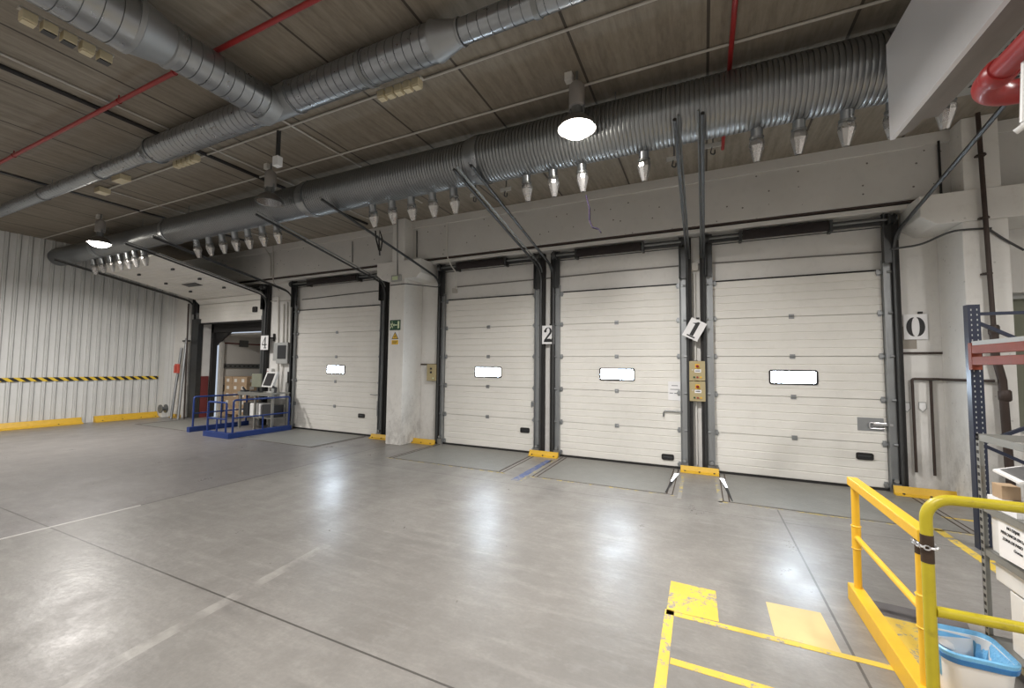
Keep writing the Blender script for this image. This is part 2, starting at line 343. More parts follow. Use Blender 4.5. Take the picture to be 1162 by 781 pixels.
# corner pier by the left wall
g = G().box(-15.45, -14.84, 7.45, WF, 0, 3.95); struct('trim_4', g, M_COL, 'white pier between corrugated wall and the open door', bevel=.01)
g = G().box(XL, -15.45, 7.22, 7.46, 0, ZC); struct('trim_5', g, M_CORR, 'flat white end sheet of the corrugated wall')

# ------------------------------------------------------------------ dock doors
PH = .626
def panel(x0, x1, z0, z1, y, g):        # front skin with grooves every 125 mm
    n = max(1, round((z1-z0)/.125)); st = (z1-z0)/n; pr = [(z0+.003, 0.006)]
    for i in range(n):
        a = z0+i*st
        pr += [(a+.008, 0), (a+st-.008, 0)] if i in (0, n-1) and n == 1 else [(a+.01, 0), (a+st-.01, 0)]
        if i < n-1: pr += [(a+st-.004, .009), (a+st+.004, .009)]
    pr.append((z1-.003, .006))
    b = len(g.v)
    for z, d in pr: g.v += [Vector((x0, y+d, z)), Vector((x1, y+d, z))]
    m = len(pr); g.f += [(b+2*i, b+2*i+1, b+2*i+3, b+2*i+2) for i in range(m-1)]
    g.v += [Vector((x0, y+.045, z0+.003)), Vector((x1, y+.045, z0+.003)), Vector((x0, y+.045, z1-.003)), Vector((x1, y+.045, z1-.003))]
    q = len(g.v)-4; t = b+2*m-2
    g.f += [(b, q, q+1, b+1), (t, t+1, q+3, q+2), (q, q+2, q+3, q+1), tuple([b+2*i for i in range(m)]+[q+2, q]), tuple([b+2*i+1 for i in range(m)]+[q+3, q+1])]
    return g
def rrect(x0, x1, z0, z1, r, n=4):
    P = []
    for cx, cz, a in ((x1-r, z1-r, 0), (x0+r, z1-r, PI/2), (x0+r, z0+r, PI), (x1-r, z0+r, 3*PI/2)):
        P += [(cx+r*math.cos(a+PI/2*i/n), cz+r*math.sin(a+PI/2*i/n)) for i in range(n+1)]
    return P
def ring(g, outer, inner, y0, y1):      # frame between two polygons of the same count in XZ
    n = len(outer); b = len(g.v)
    for P, y in ((outer, y0), (inner, y0), (inner, y1), (outer, y1)): g.v += [Vector((x, y, z)) for x, z in P]
    for k in range(4):
        for i in range(n): j = (i+1) % n; g.f.append((b+k*n+i, b+k*n+j, b+((k+1) % 4)*n+j, b+((k+1) % 4)*n+i))
    return g
def hinge(x, z, y, par, w=.07):
    g = G().box(x-w/2, x+w/2, y-.012, y, z+.012, z+.035).box(x-w/2, x+w/2, y-.012, y, z-.035, z-.012); g.tube([(x-w/2, y-.014, z), (x+w/2, y-.014, z)], .011, 8); return obj('hinge', g, M_GALVL, par)
DY = 7.655
def dock_door(idx, x0, x1, label, hx, hz, extra=None):
    d = root('door_%d' % idx, label, 'door', ((x0+x1)/2, DY, 0), kind='structure'); xc = (x0+x1)/2
    for k in range(5):
        g = panel(x0, x1, .03+k*PH, .03+(k+1)*PH, DY, G()); obj('door_panel', g, M_DOOR, d)
    obj('bottom_seal', G().box(x0-.05, x1+.05, DY-.012, DY+.04, 0, .035), M_BLACK, d)
    obj('top_seal', G().box(x0, x1, DY+.0, DY+.04, .03+5*PH, .03+5*PH+.02), M_BLACK, d)
    wn = 1.585; wx = .32
    fr = obj('window_frame', ring(G(), rrect(xc-wx, xc+wx, wn-.115, wn+.115, .035), rrect(xc-wx+.025, xc+wx-.025, wn-.09, wn+.09, .025), DY-.014, DY+.01), M_BLACK, d)
    obj('window_pane', G().prism(rrect(xc-wx+.02, xc+wx-.02, wn-.095, wn+.095, .025), (0, DY-.006, 0), (1, 0, 0), (0, 0, 1), (0, .003, 0)), M_WINDOW, fr)
    for k in range(1, 5): hinge(xc, .03+k*PH, DY, d)
    for k in range(0, 6):
        z = .03+k*PH + (0 if 0 < k < 5 else (.05 if k == 0 else -.03))
        for s, xe in ((-1, x0), (1, x1)):
            gg = G().box(xe-s*.06, xe+s*.07, DY-.035, DY-.01, z-.02, z+.02).box(xe-s*.05, xe-s*.01, DY-.012, DY, z-.045, z+.045); gg.tube([(xe+s*.06, DY-.03, z), (xe+s*.12, DY-.03, z)], .02, 10); obj('roller_hinge', gg, M_GALVL, d)
    h = obj('lift_handle', ring(G(), rrect(hx-.1, hx+.1, hz-.05, hz+.05, .025), rrect(hx-.075, hx+.075, hz-.03, hz+.03, .015), DY-.02, DY), M_BLACK, d)
    obj('handle_pocket', G().prism(rrect(hx-.085, hx+.085, hz-.037, hz+.037, .02), (0, DY-.003, 0), (1, 0, 0), (0, 0, 1), (0, .002, 0)).tube([(hx-.07, DY-.012, hz), (hx+.07, DY-.012, hz)], .009, 8), M_DARKP, h)
    return d
d0 = dock_door(1, .15, 2.36, 'cream sectional dock door nearest the 0 sign', 2.1, .46)
d1 = dock_door(2, -2.52, -.36, 'cream sectional dock door between signs 2 and 1, with a white notice', -.58, .18)
d2 = dock_door(3, -5.18, -3.03, 'cream sectional dock door to the left of sign 2', -3.25, .44)
d3 = dock_door(4, -9.98, -7.02, 'cream sectional dock door left of the column with the exit sign', -7.58, .47)
# latches
g = G().box(2.03, 2.33, DY-.006, DY, .83, 1.02); o = obj('latch_plate', g, M_GALVL, d0)
g = G().tube(fillet([(2.36, DY-.03, .95), (2.16, DY-.03, .95), (2.16, DY-.03, .87), (2.33, DY-.03, .87)], .03), .008, 8); g.box(2.2, 2.42, DY-.05, DY-.02, .915, .945); obj('latch_bar', g, M_CHAIN, o)
g = G().tube([(-.33, DY-.03, .97), (-.62, DY-.03, .97), (-.64, DY-.03, .93), (-.64, DY-.03, .87)], .012, 8); obj('latch_hook', g, M_STEELG, d1)
g = G().box(-3.12, -3.0, DY-.02, DY, .92, 1.0); g.tube([(-3.1, DY-.03, .9), (-3.1, DY-.03, 1.02), (-2.98, DY-.03, 1.02)], .01, 8); obj('latch_bar', g, M_GALVL, d2)
g = G().tube([(-7.0, DY-.03, 1.0), (-7.3, DY-.03, 1.0)], .01, 8); g.box(-7.09, -7.0, DY-.02, DY, .5, .85); obj('latch_bar', g, M_STEELG, d3)
# the open door 4: panels ride up the inclined tracks
TY0, TZ0, TY1, TZ1 = 7.40, 3.66, 4.40, 4.25
sl = Vector((0, TY1-TY0, TZ1-TZ0)).normalized()
d4 = root('door_5', 'cream sectional dock door standing open, its panels overhead', 'door', (-12.9, DY, 2.95), kind='structure')
g = panel(D4L-.1, D4R+.05, 2.97, 3.55, DY-.03, G()); obj('door_panel', g, M_DOOR, d4)
obj('bottom_seal', G().box(D4L-.1, D4R+.05, DY-.05, DY+.03, 2.93, 2.97), M_BLACK, d4)
nn = Vector((0, sl.z, -sl.y))
if nn.z > 0: nn = -nn       # downwards: the inner face of the lifted panels
A0 = Vector((0, 7.5, 3.70))
g = G().add([(D4L-.1, DY-.03, 3.56), (D4R+.05, DY-.03, 3.56), (D4R+.05, 7.5, 3.68), (D4L-.1, 7.5, 3.68), (D4L-.1, DY+.01, 3.58), (D4R+.05, DY+.01, 3.58), (D4R+.05, 7.52, 3.72), (D4L-.1, 7.52, 3.72)], [(0, 1, 2, 3), (4, 5, 6, 7), (0, 1, 5, 4), (2, 3, 7, 6), (0, 3, 7, 4), (1, 2, 6, 5)]); obj('door_panel', g, M_DOOR, d4)
for k in range(4):
    g = panel(D4L-.1, D4R+.05, 0, PH, 0, G())
    for v in g.v:
        zz = v.z; yy = v.y; q = A0+sl*(k*PH+zz) - nn*yy; v.y, v.z = q.y, q.z
    obj('door_panel', g, M_DOOR, d4)
    for hx in (-13.6, -12.0):
        if k:
            q = A0+sl*(k*PH)+nn*.02; obj('hinge', G().bar(q+Vector((hx-.05, 0, 0)), q+Vector((hx+.05, 0, 0)), .04, .05), M_STEELD, d4)
q0 = A0+sl*(1.4*PH)+nn*.012; q1 = A0+sl*(1.72*PH)+nn*.012
obj('window_pane', G().add([q0+Vector((-13.2, 0, 0)), q0+Vector((-12.55, 0, 0)), q1+Vector((-12.55, 0, 0)), q1+Vector((-13.2, 0, 0))]+[q-nn*.01 for q in (q0+Vector((-13.2, 0, 0)), q0+Vector((-12.55, 0, 0)), q1+Vector((-12.55, 0, 0)), q1+Vector((-13.2, 0, 0)))], [(0, 1, 2, 3), (4, 5, 6, 7), (0, 1, 5, 4), (1, 2, 6, 5), (2, 3, 7, 6), (3, 0, 4, 7)]), M_DARKP, d4)
g = G().prism(rrect(-11.85, -11.65, 3.2, 3.36, .03), (0, DY-.06, 0), (1, 0, 0), (0, 0, 1), (0, .03, 0)); obj('lift_handle', g, M_BLACK, d4)
obj('roller_hinge', G().box(D4R-.06, D4R+.1, DY-.07, DY-.03, 2.98, 3.08), M_GALVL, d4)

# ------------------------------------------------------------------ tracks
def track(x, s, label, ey=TY1, ez=TZ1):     # s: +1 when the track stands right of its door
    t = root('door_track', label, 'door track', (x, DY, 0), 'curved lifting tracks of the dock doors')
    y = 7.60
    obj('vertical_rail', G().box(x-.05, x+.05, y+.03, y+.05, .05, 3.3).box(x-s*.05-.004, x-s*.05+.004, y-.03, y+.05, .05, 3.3), M_GALVL, t)
    path = fillet([(x+s*.075, y-.02, .05), (x+s*.075, y-.02, 3.63), (x+s*.075, ey, ez)], .28, 8)
    obj('roller_rail', G().tube(path, .022, 6), M_STEELD, t, True)
    path2 = [Vector(p)+Vector((s*.035, 0, .04)) for p in path[4:]]
    obj('stiffening_rail', G().tube(path2, .015, 4), M_STEELG, t)
    obj('jamb_seal', G().box(x+s*.05, x+s*.14, 7.6, WF, 0, 3.95), M_BLACK, t)
    obj('jamb_bracket', G().box(x-.055, x+.055, 7.58, 7.6, 3.25, 3.97).box(x-.055, x-.045, 7.5, 7.6, 3.25, 3.97), M_STEELD, t)
    e = Vector((x+s*.075, ey+.35, ez+.11)); obj('hanger', G().bar(e, (e.x, e.y, e.z+.28), .02, .04).bar(e+Vector((0, .05, 0)), (e.x, e.y+.5, 4.5), .02, .04), M_STEELG, t)
    obj('foot_bracket', G().box(x-.06, x+.06, 7.57, 7.62, 0, .12).tube([(x, 7.56, .16), (x, 7.62, .16)], .03, 10), M_GALVL, t)
    return t
for x, s, lb in ((2.42, 1, 'dark curved door track rising beside the 0 sign'), (.10, -1, 'curved door track right of the sign 1 post'), (-.31, 1, 'curved door track left of the sign 1 post'),
                 (-2.57, -1, 'curved door track right of sign 2'), (-2.98, 1, 'curved door track left of sign 2'), (-5.24, -1, 'curved door track right of the exit sign column'),
                 (-6.96, 1, 'curved door track left of the exit sign column'), (-10.04, -1, 'curved door track beside the grey switch cabinet'), (D4R+.06, 1, 'curved door track beside sign 4'), (D4L-.2, -1, 'curved door track at the far left corner')):
    track(x, s, lb)
g = G().box(D4L-.34, D4L+.02, 7.56, WF, 0, 3.1); solo('door_jamb', g, M_STEELD, 'dark steel jamb on the left of the open door', 'jamb')
g = G().box(D4R-.02, D4R+.16, 7.58, WF, 0, 3.6); solo('door_jamb', g, M_STEELD, 'dark steel jamb on the right of the open door, behind sign 4', 'jamb')
# torsion shafts
def shaft(x0, x1, s0, s1, label):
    t = root('torsion_shaft', label, 'torsion shaft', ((x0+x1)/2, 7.56, 3.9), 'spring shafts above the dock doors'); y, z = 7.50, 3.865
    obj('shaft', G().tube([(x0-.1, y, z), (x1+.1, y, z)], .018, 12), M_STEELG, t, True)
    obj('spring_cover', G().tube([(s0, y, z), (s1, y, z)], .078, 16), M_BLACKP, t, True)
    obj('shaft_channel', G().box(x0, x1, y+.05, y+.1, z-.05, z+.06), M_STEELD, t)
    for xe in (x0-.03, x1+.03): obj('cable_drum', G().lathe([(-.04, .07), (-.03, .08), (-.01, .06), (.02, .055), (.03, .08), (.04, .075)], (xe, y, z), (1, 0, 0), 20), M_STEELD, t, True)
    for xe in (s0-.03, s1+.03): obj('spring_bracket', G().box(xe-.02, xe+.02, y-.05, y+.12, z-.1, z+.07), M_STEELD, t)
    obj('lift_cable', G().tube([(x0, y+.06, z-.09), (x1, y+.06, z-.09)], .008, 6), M_STEELD, t)
shaft(.1, 2.42, .6, 1.72, 'spring shaft with black sleeve above the door nearest sign 0')
shaft(-2.57, -.31, -2.13, -.98, 'spring shaft with black sleeve above the door between signs 2 and 1')
shaft(-5.24, -2.98, -4.78, -3.68, 'spring shaft with black sleeve above the door left of sign 2')
shaft(-10.04, -6.96, -9.4, -7.7, 'spring shaft with black sleeve above the door left of the column')
shaft(-14.6, D4R+.06, -13.6, -12.2, 'spring shaft above the open door')

# ------------------------------------------------------------------ ducts
def ribs(L, r, pitch, dr, s0=0.):
    P = []; n = int(L/pitch); pitch = L/n
    for i in range(n): a = s0+i*pitch; P += [(a, r), (a+.30*pitch, r+dr*.35), (a+.60*pitch, r+dr*.35), (a+.85*pitch, r), (a+.89*pitch, r-dr), (a+.97*pitch, r-dr)] if pitch < .06 else [(a, r), (a+.9*pitch, r), (a+.92*pitch, r-dr), (a+.98*pitch, r-dr)]
    P.append((s0+L, r)); return P
DU, DZ = 4.80, 4.52
du = root('ribbed_duct', 'thick dark ribbed air duct running above all the dock doors, with nozzles below', 'air duct', (-6, DU, DZ))
secs = [(2.9, -2.72, .305), (-2.72, -6.0, .283), (-6.0, -10.25, .262), (-10.25, -15.77, .225)]
for a, b, r in secs: obj('duct_section', G().lathe(ribs(a-b-.06, r, .046, .011, .03), (a, DU, DZ), (-1, 0, 0), 40), M_GALVR, du, True)
for x, r0, r1 in ((-2.72, .305, .283), (-6.0, .283, .262), (-10.25, .262, .225), (-13.4, .225, .225)):
    obj('collar', G().lathe([(-.07, r0+.002), (-.07, r0+.014), (.03, r0+.014), (.08, r1+.014), (.12, r1+.014), (.12, r1+.002)], (x, DU, DZ), (-1, 0, 0), 40), M_GALV, du, True)
nozx = [2.02, 1.65, 1.3, .91, .54, -.6, -1.34, -1.72, -2.09, -3.22, -3.59, -3.98, -4.35, -4.74, -7.03, -7.44, -7.86, -8.26, -8.66, -9.1, -9.53, -11.6, -12.0, -12.35, -12.72, -13.14, -13.58, -14.0]
first = None; tilt = Vector((0, .22, -1)).normalized()
for i, x in enumerate(nozx):
    org = Vector((x, 4.87, 4.27))
    if first is None:
        r_ = obj('nozzle', G().lathe([(-.05, .056), (.17, .056), (.17, .06)], org, tilt, 18), M_GALV, du, True)
        obj('clamp_band', G().lathe([(.125, .058), (.127, .068), (.15, .068), (.152, .058)], org, tilt, 18), M_STEELG, r_, True)
        obj('foil_tip', G().lathe([(.15, .058), (.175, .072), (.215, .076), (.27, .062), (.33, .045), (.375, .032), (.375, .024), (.3, .03)], org, tilt, 9), M_FOIL, r_)
        first = r_
    else:
        dx = x-nozx[0]; c = first.copy(); COL.objects.link(c); c.parent = du; c.location = (dx, 0, .03 if x < -10.2 else 0)
        for ch in first.children: k = ch.copy(); COL.objects.link(k); k.parent = c
for x in (-.9, -3.9, -7.2, -9.6, -11.4, -13): obj('hanger_rod', G().tube([(x, DU-.05, ZC), (x, DU-.05, DZ+.2)], .006, 6), M_STEELG, du)
# straps hanging from the nozzles
P = [at(*q, Y=4.98) for q in ((665, 222), (669, 236), (669, 250), (672, 258), (679, 260), (682, 264))]
g = G()
for a, b in zip(P, P[1:]): g.bar(a, b, .04, .012)
solo('webbing_strap', g, M_PURPLE, 'dark purple strap dangling from a foil nozzle under the lit lamp', 'strap')
P = [at(*q, Y=5.0) for q in ((426, 262), (427, 272), (430, 284), (432, 285), (434, 272), (431, 262), (430, 272), (431, 290))]
solo('cable_loop', G().tube(P, .012, 8), M_BLACK, 'black cable loop hanging beside the exit sign column', 'cable')
# smaller spiral ducts nearer the viewer
d2u = root('spiral_duct', 'galvanised spiral duct crossing the ceiling parallel to the ribbed duct', 'air duct', (-5, 3.1, 4.72))
Y2, Z2 = 3.05, 4.74
for a, b, r in ((1.5, -1.95, .105), (-2.22, -7.05, .165), (-7.35, -15.77, .1)): obj('duct_section', G().lathe(ribs(a-b, r, .1, .008), (a, Y2, Z2), (-1, 0, 0), 32), M_GALV, d2u, True)
obj('reducer', G().lathe([(0, .105), (0, .118), (.02, .118), (.03, .108), (.25, .165), (.27, .175), (.29, .175), (.29, .165)], (-1.95, Y2, Z2), (-1, 0, 0), 32), M_GALVL, d2u, True)
obj('reducer', G().lathe([(0, .165), (0, .178), (.02, .178), (.03, .165), (.27, .102), (.29, .115), (.31, .115), (.31, .1)], (-7.05, Y2, Z2), (-1, 0, 0), 32), M_GALV, d2u, True)
for x, r in ((-3.05, .165), (-8.7, .1), (-10.8, .1), (-1.2, .105)): obj('collar', G().lathe([(0, r), (0, r+.012), (.05, r+.012), (.05, r)], (x, Y2, Z2), (-1, 0, 0), 32), M_STEELG, d2u, True)
for x in (-3.2, -5.6, -8.4, -10.5): obj('hanger_rod', G().tube([(x, Y2, ZC), (x, Y2, Z2+.09)], .005, 6), M_STEELG, d2u)
d1u = root('spiral_duct', 'galvanised spiral duct in the upper left, joining the cross duct at a tee', 'air duct', (-4.35, 1, 4.7))
X1, Z1 = -4.45, 4.64
obj('duct_section', G().lathe(ribs(1.3, .185, .1, .008), (X1, 2.95, Z1), (0, -1, 0), 32), M_GALV, d1u, True)
obj('duct_section', G().lathe(ribs(4.5, .24, .11, .009), (X1, 1.66, Z1-.03), (0, -1, 0), 36), M_GALV, d1u, True)
obj('reducer', G().lathe([(-.16, .185), (-.16, .2), (-.13, .2), (-.12, .188), (.12, .24), (.13, .256), (.17, .256), (.17, .24)], (X1, 1.83, Z1-.01), (0, -1, 0), 36), M_GALVL, d1u, True)
obj('tee_collar', G().lathe([(0, .16), (0, .2), (.14, .2), (.14, .185)], (X1, 2.98, Z1), (0, -1, 0), 32).lathe([(-.3, .165), (-.3, .178), (-.26, .178), (-.26, .17), (.26, .17), (.26, .178), (.3, .178), (.3, .165)], (X1, Y2, Z2), (-1, 0, 0), 32), M_GALVL, d1u, True)
for y in (1.2, 2.4): obj('hanger_rod', G().tube([(X1, y, ZC), (X1, y, Z1+.17)], .005, 6), M_STEELG, d1u)

# ------------------------------------------------------------------ sprinkler pipes, conduits, sockets
def pipe(name, pts, r, m, label, cat='pipe', n=12, rad=.0, clips=(), group=None):
    P = fillet(pts, rad) if rad else pts; c = Vector(P[0]); t = root(name, label, cat, c, group)
    obj('pipe_run', G().tube(P, r, n), m, t, True)
    for q in clips: obj('pipe_clamp', G().tube([Vector(q)+Vector((0, 0, -r*1.25)), (q[0], q[1], ZC-.004)], .007, 6).lathe([(-.015, r*1.3), (.015, r*1.3)], q, clips_axis[0], 14), m if m is M_RED else M_STEELG, t)
    return t
clips_axis = [(1, 0, 0)]
pipe('sprinkler_pipe', [(XL+.1, 2.36, 4.87), (1.0, 2.36, 4.87)], .024, M_RED, 'long thin red sprinkler pipe crossing the upper left ceiling', clips=[(-9.6, 2.36, 4.87), (-6.4, 2.36, 4.87), (-5.2, 2.36, 4.87)])
clips_axis = [(0, 1, 0)]
pipe('sprinkler_pipe', [(.29, -3, 4.87), (.29, 6.5, 4.87)], .024, M_RED, 'short red sprinkler pipe entering at the top of the picture above the ribbed duct', clips=[(.29, 2, 4.87)])
clips_axis = [(1, 0, 0)]
cg = 'conduits on the ceiling'
pipe('ceiling_conduit', [(XL+.1, 4.46, 4.93), (2.2, 4.46, 4.93)], .014, M_PVC, 'pale conduit feeding the high bay lamps, just before the ribbed duct', 'conduit', 8, group=cg)
pipe('ceiling_conduit', [(-10.1, 3.63, 4.93), (1.2, 3.63, 4.93)], .013, M_PVC, 'pale conduit along the ceiling beside the cross duct', 'conduit', 8, group=cg)
pipe('ceiling_conduit', [(-15.6, 6.1, 4.93), (-6.5, 6.1, 4.93)], .012, M_PVC, 'conduit on the ceiling behind the ribbed duct', 'conduit', 8, group=cg)
for x, y0, y1, lb, r, m in ((-6.94, -2, 7.0, 'thick black cable pipe on the ceiling upper left', .028, M_BLACK), (-6.66, -2, 6.8, 'thin conduit next to the thick black ceiling pipe', .012, M_PVC), (-5.02, 3.3, 6.5, 'conduit running back from the duct tee', .014, M_PVC), (-10.85, 2.5, 6.8, 'brown pipe pair on the ceiling toward the corrugated wall', .02, M_STEELD), (-10.1, 3.6, 6.8, 'thin conduit meeting the ceiling socket near the left lamp', .012, M_PVC)):
    pipe('ceiling_conduit', [(x, y0, 4.93), (x, y1, 4.93)], r, m, lb, 'conduit', 8, group=cg)
def socket_strip(px, label, axis):
    c = px; t = root('socket_strip', label, 'socket strip', c, 'cream socket strips under the ceiling'); c = Vector(c)
    a = Vector((1, 0, 0)) if axis == 'x' else Vector((0, 1, 0)); b = Vector((0, 1, 0)) if axis == 'x' else Vector((1, 0, 0))
    obj('mounting_rail', G().bar(c-a*.3+Vector((0, 0, .05)), c+a*.3+Vector((0, 0, .05)), .05, .02), M_PVC, t)
    for i in range(5):
        q = c+a*(-.24+.12*i); h = [.045, .04]
        obj('socket_box', G().bar(q-a*.045, q+a*.045, .09, .08), M_CREAM, t, bevel=.006)
        k = obj('socket_lid', G().bar(q-a*.04+Vector((0, 0, -.045)), q+a*.04+Vector((0, 0, -.045)), .07, .012), M_DARKP if i in (1, 2, 4) and axis == 'y' else M_CREAM, t)
for q in (-.2, .2): pass
socket_strip((-3.0, 3.44, 4.74), 'cream strip of five sockets beside the cross duct reducer, upper centre', 'x')
socket_strip((-7.05, 3.42, 4.75), 'cream strip of sockets under the thinner part of the cross duct', 'x')
socket_strip((-5.05, 1.5, 4.55), 'cream strip of five sockets, some black faced, nearest the upper left corner', 'y')
g = G().box(-10.2, -10.0, 3.5, 3.66, 4.84, 4.93); solo('junction_box', g, M_CREAM, 'small cream box on the ceiling near the left lamp', 'junction box')
g = G().box(-9.3, -9.0, 3.4, 3.55, 4.85, 4.94); solo('junction_box', g, M_CREAM, 'cream box under the thin left end of the cross duct', 'junction box')
# high bay lamps
def lamp(x, y, lit, label, hidden=False):
    t = root('high_bay_lamp', label, 'lamp', (x, y, 4.3), 'high bay lamps'); z = 4.30
    obj('ceiling_box', G().box(x-.13, x-.05, y-.04, y+.04, ZC-.09, ZC), M_PVCW, t)
    obj('ballast_housing', G().lathe([(0, .07), (.01, .085), (.24, .085), (.26, .07), (.3, .03)], (x, y, z+.24), (0, 0, 1), 24), M_GREYCAN, t, True)
    obj('hook', G().tube([(x, y, z+.5), (x, y, ZC)], .012, 8), M_STEELG, t)
    obj('neck', G().lathe([(.12, .075), (.15, .06), (.24, .06)], (x, y, z), (0, 0, 1), 20).box(x-.085, x-.065, y-.015, y+.015, z+.1, z+.3).box(x+.065, x+.085, y-.015, y+.015, z+.1, z+.3), M_STEELG, t, True)
    sh = [(0, .2), (-.006, .205), (.02, .2), (.06, .18), (.11, .13), (.15, .075), (.15, .06), (.1, .12), (.05, .17), (.0, .195)]
    obj('reflector', G().lathe(sh, (x, y, z), (0, 0, 1), 32, False), M_ALU, t, True)
    if lit:
        obj('bulb', G().lathe([(-.085, .02), (-.08, .07), (-.06, .12), (-.03, .16), (.0, .183), (.02, .18)], (x, y, z), (0, 0, 1), 24), M_LAMPGLASS, t, True)
        l = D.lights.new('lamp_light', 'AREA'); l.shape = 'DISK'; l.size = .36; l.spread = math.radians(166); l.energy = lit; l.color = (1, .965, .93); o = D.objects.new('lamp_light', l); COL.objects.link(o)
        o.location = (0, 0, -.1); o.parent = t
    else: obj('lens', G().lathe([(.0, .0001), (.0, .185), (.01, .185)], (x, y, z), (0, 0, 1), 24), M_LAMPOFF, t, True)
    return t
LW = 172
lamp(-1.22, 4.24, LW, 'brightly lit high bay lamp hanging before the ribbed duct, upper centre')
lamp(-6.3, 4.24, 0, 'unlit high bay lamp before the ribbed duct left of centre')
lamp(-11.95, 4.24, LW, 'lit high bay lamp near the corrugated wall')
lamp(3.9, 3.4, LW*.55, 'lit high bay lamp to the right, beyond the frame')
for x, yy in ((-12, -1.2), (-6.3, -1.2), (-.3, .6), (4.4, -1.2)):
    lamp(x, yy, LW*(.5 if x == -.3 else 1), 'lit high bay lamp of the row behind the viewer')
for x in (-9, -1): lamp(x, -6.2, LW, 'lit high bay lamp of the rearmost row')
g = G().box(-5.3, -5.26, 3.62, 3.66, 4.55, 4.93); sw = solo('drop_bracket', g, M_STEELD, 'dark drop bar with a white box beside the unlit lamp', 'bracket', (-5.28, 3.64, 4.45))
obj('switch_box', G().box(-5.33, -5.23, 3.6, 3.68, 4.42, 4.55), M_WHITE, sw)

# ------------------------------------------------------------------ sheet metal housing and red main, top right
t = root('metal_housing', 'large bright sheet metal housing hanging in the upper right corner', 'housing', (1.6, 2, 3.6))
g = G().add([(1.42, 4.3, 3.6), (1.42, -.6, 3.6), (1.42, -.6, 4.42), (1.42, 4.3, 4.42), (1.45, 4.3, 3.6), (1.45, -.6, 3.6), (1.45, -.6, 4.42), (1.45, 4.3, 4.42)], [(0, 1, 2, 3), (4, 5, 6, 7), (0, 1, 5, 4), (1, 2, 6, 5), (2, 3, 7, 6), (3, 0, 4, 7)]); obj('side_panel', g, M_SHEET, t)
obj('top_panel', G().box(1.45, 2.3, -.6, 4.25, 4.38, 4.42), M_SHEET, t)
obj('bottom_channel', G().box(1.45, 1.5, -.6, 4.25, 3.6, 3.66).box(1.5, 1.54, -.6, 4.25, 3.62, 3.72).box(1.54, 1.68, -.6, 4.2, 3.68, 3.74), M_BROWNM, t)
obj('housing_body', G().box(1.55, 2.2, -.6, 4.2, 3.86, 4.38), M_BROWNM, t)
for y in (-.3, 2, 4.0): obj('hanger_rod', G().tube([(1.6, y, 4.42), (1.6, y, ZC)], .008, 6), M_STEELG, t)
t = root('cable_tray', 'perforated cable tray beneath the metal housing, upper right', 'cable tray', (2.0, 2, 3.9)); 
obj('tray', G().box(1.74, 2.1, -.6, 4.15, 3.78, 3.785).box(1.735, 1.74, -.6, 4.15, 3.78, 3.84).box(2.1, 2.105, -.6, 4.15, 3.78, 3.84), M_SHELF, t)
g = G()
for r_ in (1.80, 2.03):
    for i in range(40): g.box(r_-.014, r_+.014, 1.75+i*.058, 1.782+i*.058, 3.7785, 3.78)
obj('slot_rows', g, M_BLACK, t)
t = root('red_water_main', 'thick glossy red water main with an elbow, upper right edge', 'pipe', (1.4, 3.1, 3.24))
e = [(1.40, -.6, 3.24), (1.40, 2.95, 3.24)]
obj('pipe_run', G().tube(e, .056, 24), M_RED, t, True)
el = [Vector((1.40, 2.9, 3.24))]+[Vector((1.40+.19-.19*math.cos(a), 2.95+.19*math.sin(a), 3.24)) for a in [PI/2*i/8 for i in range(9)]]+[Vector((1.66, 3.14, 3.24))]
obj('elbow', G().tube(el, .064, 24), M_RED, t, True)
obj('pipe_run', G().tube([(1.62, 3.14, 3.24), (3.2, 3.14, 3.24)], .056, 24), M_RED, t, True)
obj('coupling', G().lathe([(0, .064), (.015, .07), (.06, .07), (.08, .064)], (1.40, 2.86, 3.24), (0, 1, 0), 24).lathe([(0, .064), (.015, .07), (.045, .07), (.06, .064)], (1.66, 3.14, 3.24), (1, 0, 0), 24), M_RED, t, True)
g = G().tube([at(1166, 60, Y=2.74), at(1164, 138, Y=2.76)], .02, 12).tube(fillet([at(1175, 118, Y=2.76), at(1162, 143, Y=2.76), at(1152, 150, Y=2.78)], .05), .014, 12)
solo('white_drain_pipe', g, M_WHITE, 'white pipe stub in front of the red water main at the right edge', 'pipe', smooth=True)

# ------------------------------------------------------------------ wall services
def wpipe(name, pxs, r, m, label, Y=7.66, cat='conduit', rad=.04, group=None, n=8):
    return solo(name, G().tube(fillet([at(*q, Y=Y) for q in pxs], rad), r, n), m, label, cat, smooth=True, group=group)
cb = 'conduits between the dock doors'
for i, (x, lb) in enumerate(((-.2, 'leftmost'), (-.12, 'middle'), (-.03, 'rightmost'))):
    solo('wall_conduit', G().tube([(x, WF-.03, .1), (x, WF-.03, 1.15)], .014, 8).tube([(x, WF-.03, 1.85), (x, WF-.03, 3.4-.06*i)], .014, 8), M_PVCW, lb+' vertical conduit behind the sign 1 post', 'conduit', smooth=True, group=cb)
solo('junction_box', G().box(-.2, -.06, WF-.06, WF, 3.38, 3.52), M_PVC, 'grey junction box above sign 1', 'junction box', bevel=.005)
solo('junction_box', G().box(-5.02, -4.92, WF-.08, WF, 3.32, 3.42), M_PVC, 'grey junction box at the upper left of the door left of sign 2', 'junction box', bevel=.005)
wpipe('surface_cable', [(517, 326), (610, 317), (700, 308), (790, 300), (1000, 286)], .012, M_CABLE, 'pale cable clipped across the wall above the three right doors', WF-.02, 'cable', 0)
wpipe('surface_cable', [(343, 340), (362, 338), (378, 336), (431, 330)], .01, M_STEELD, 'dark sagging cable above the door left of the column', WF-.02, 'cable', .05)
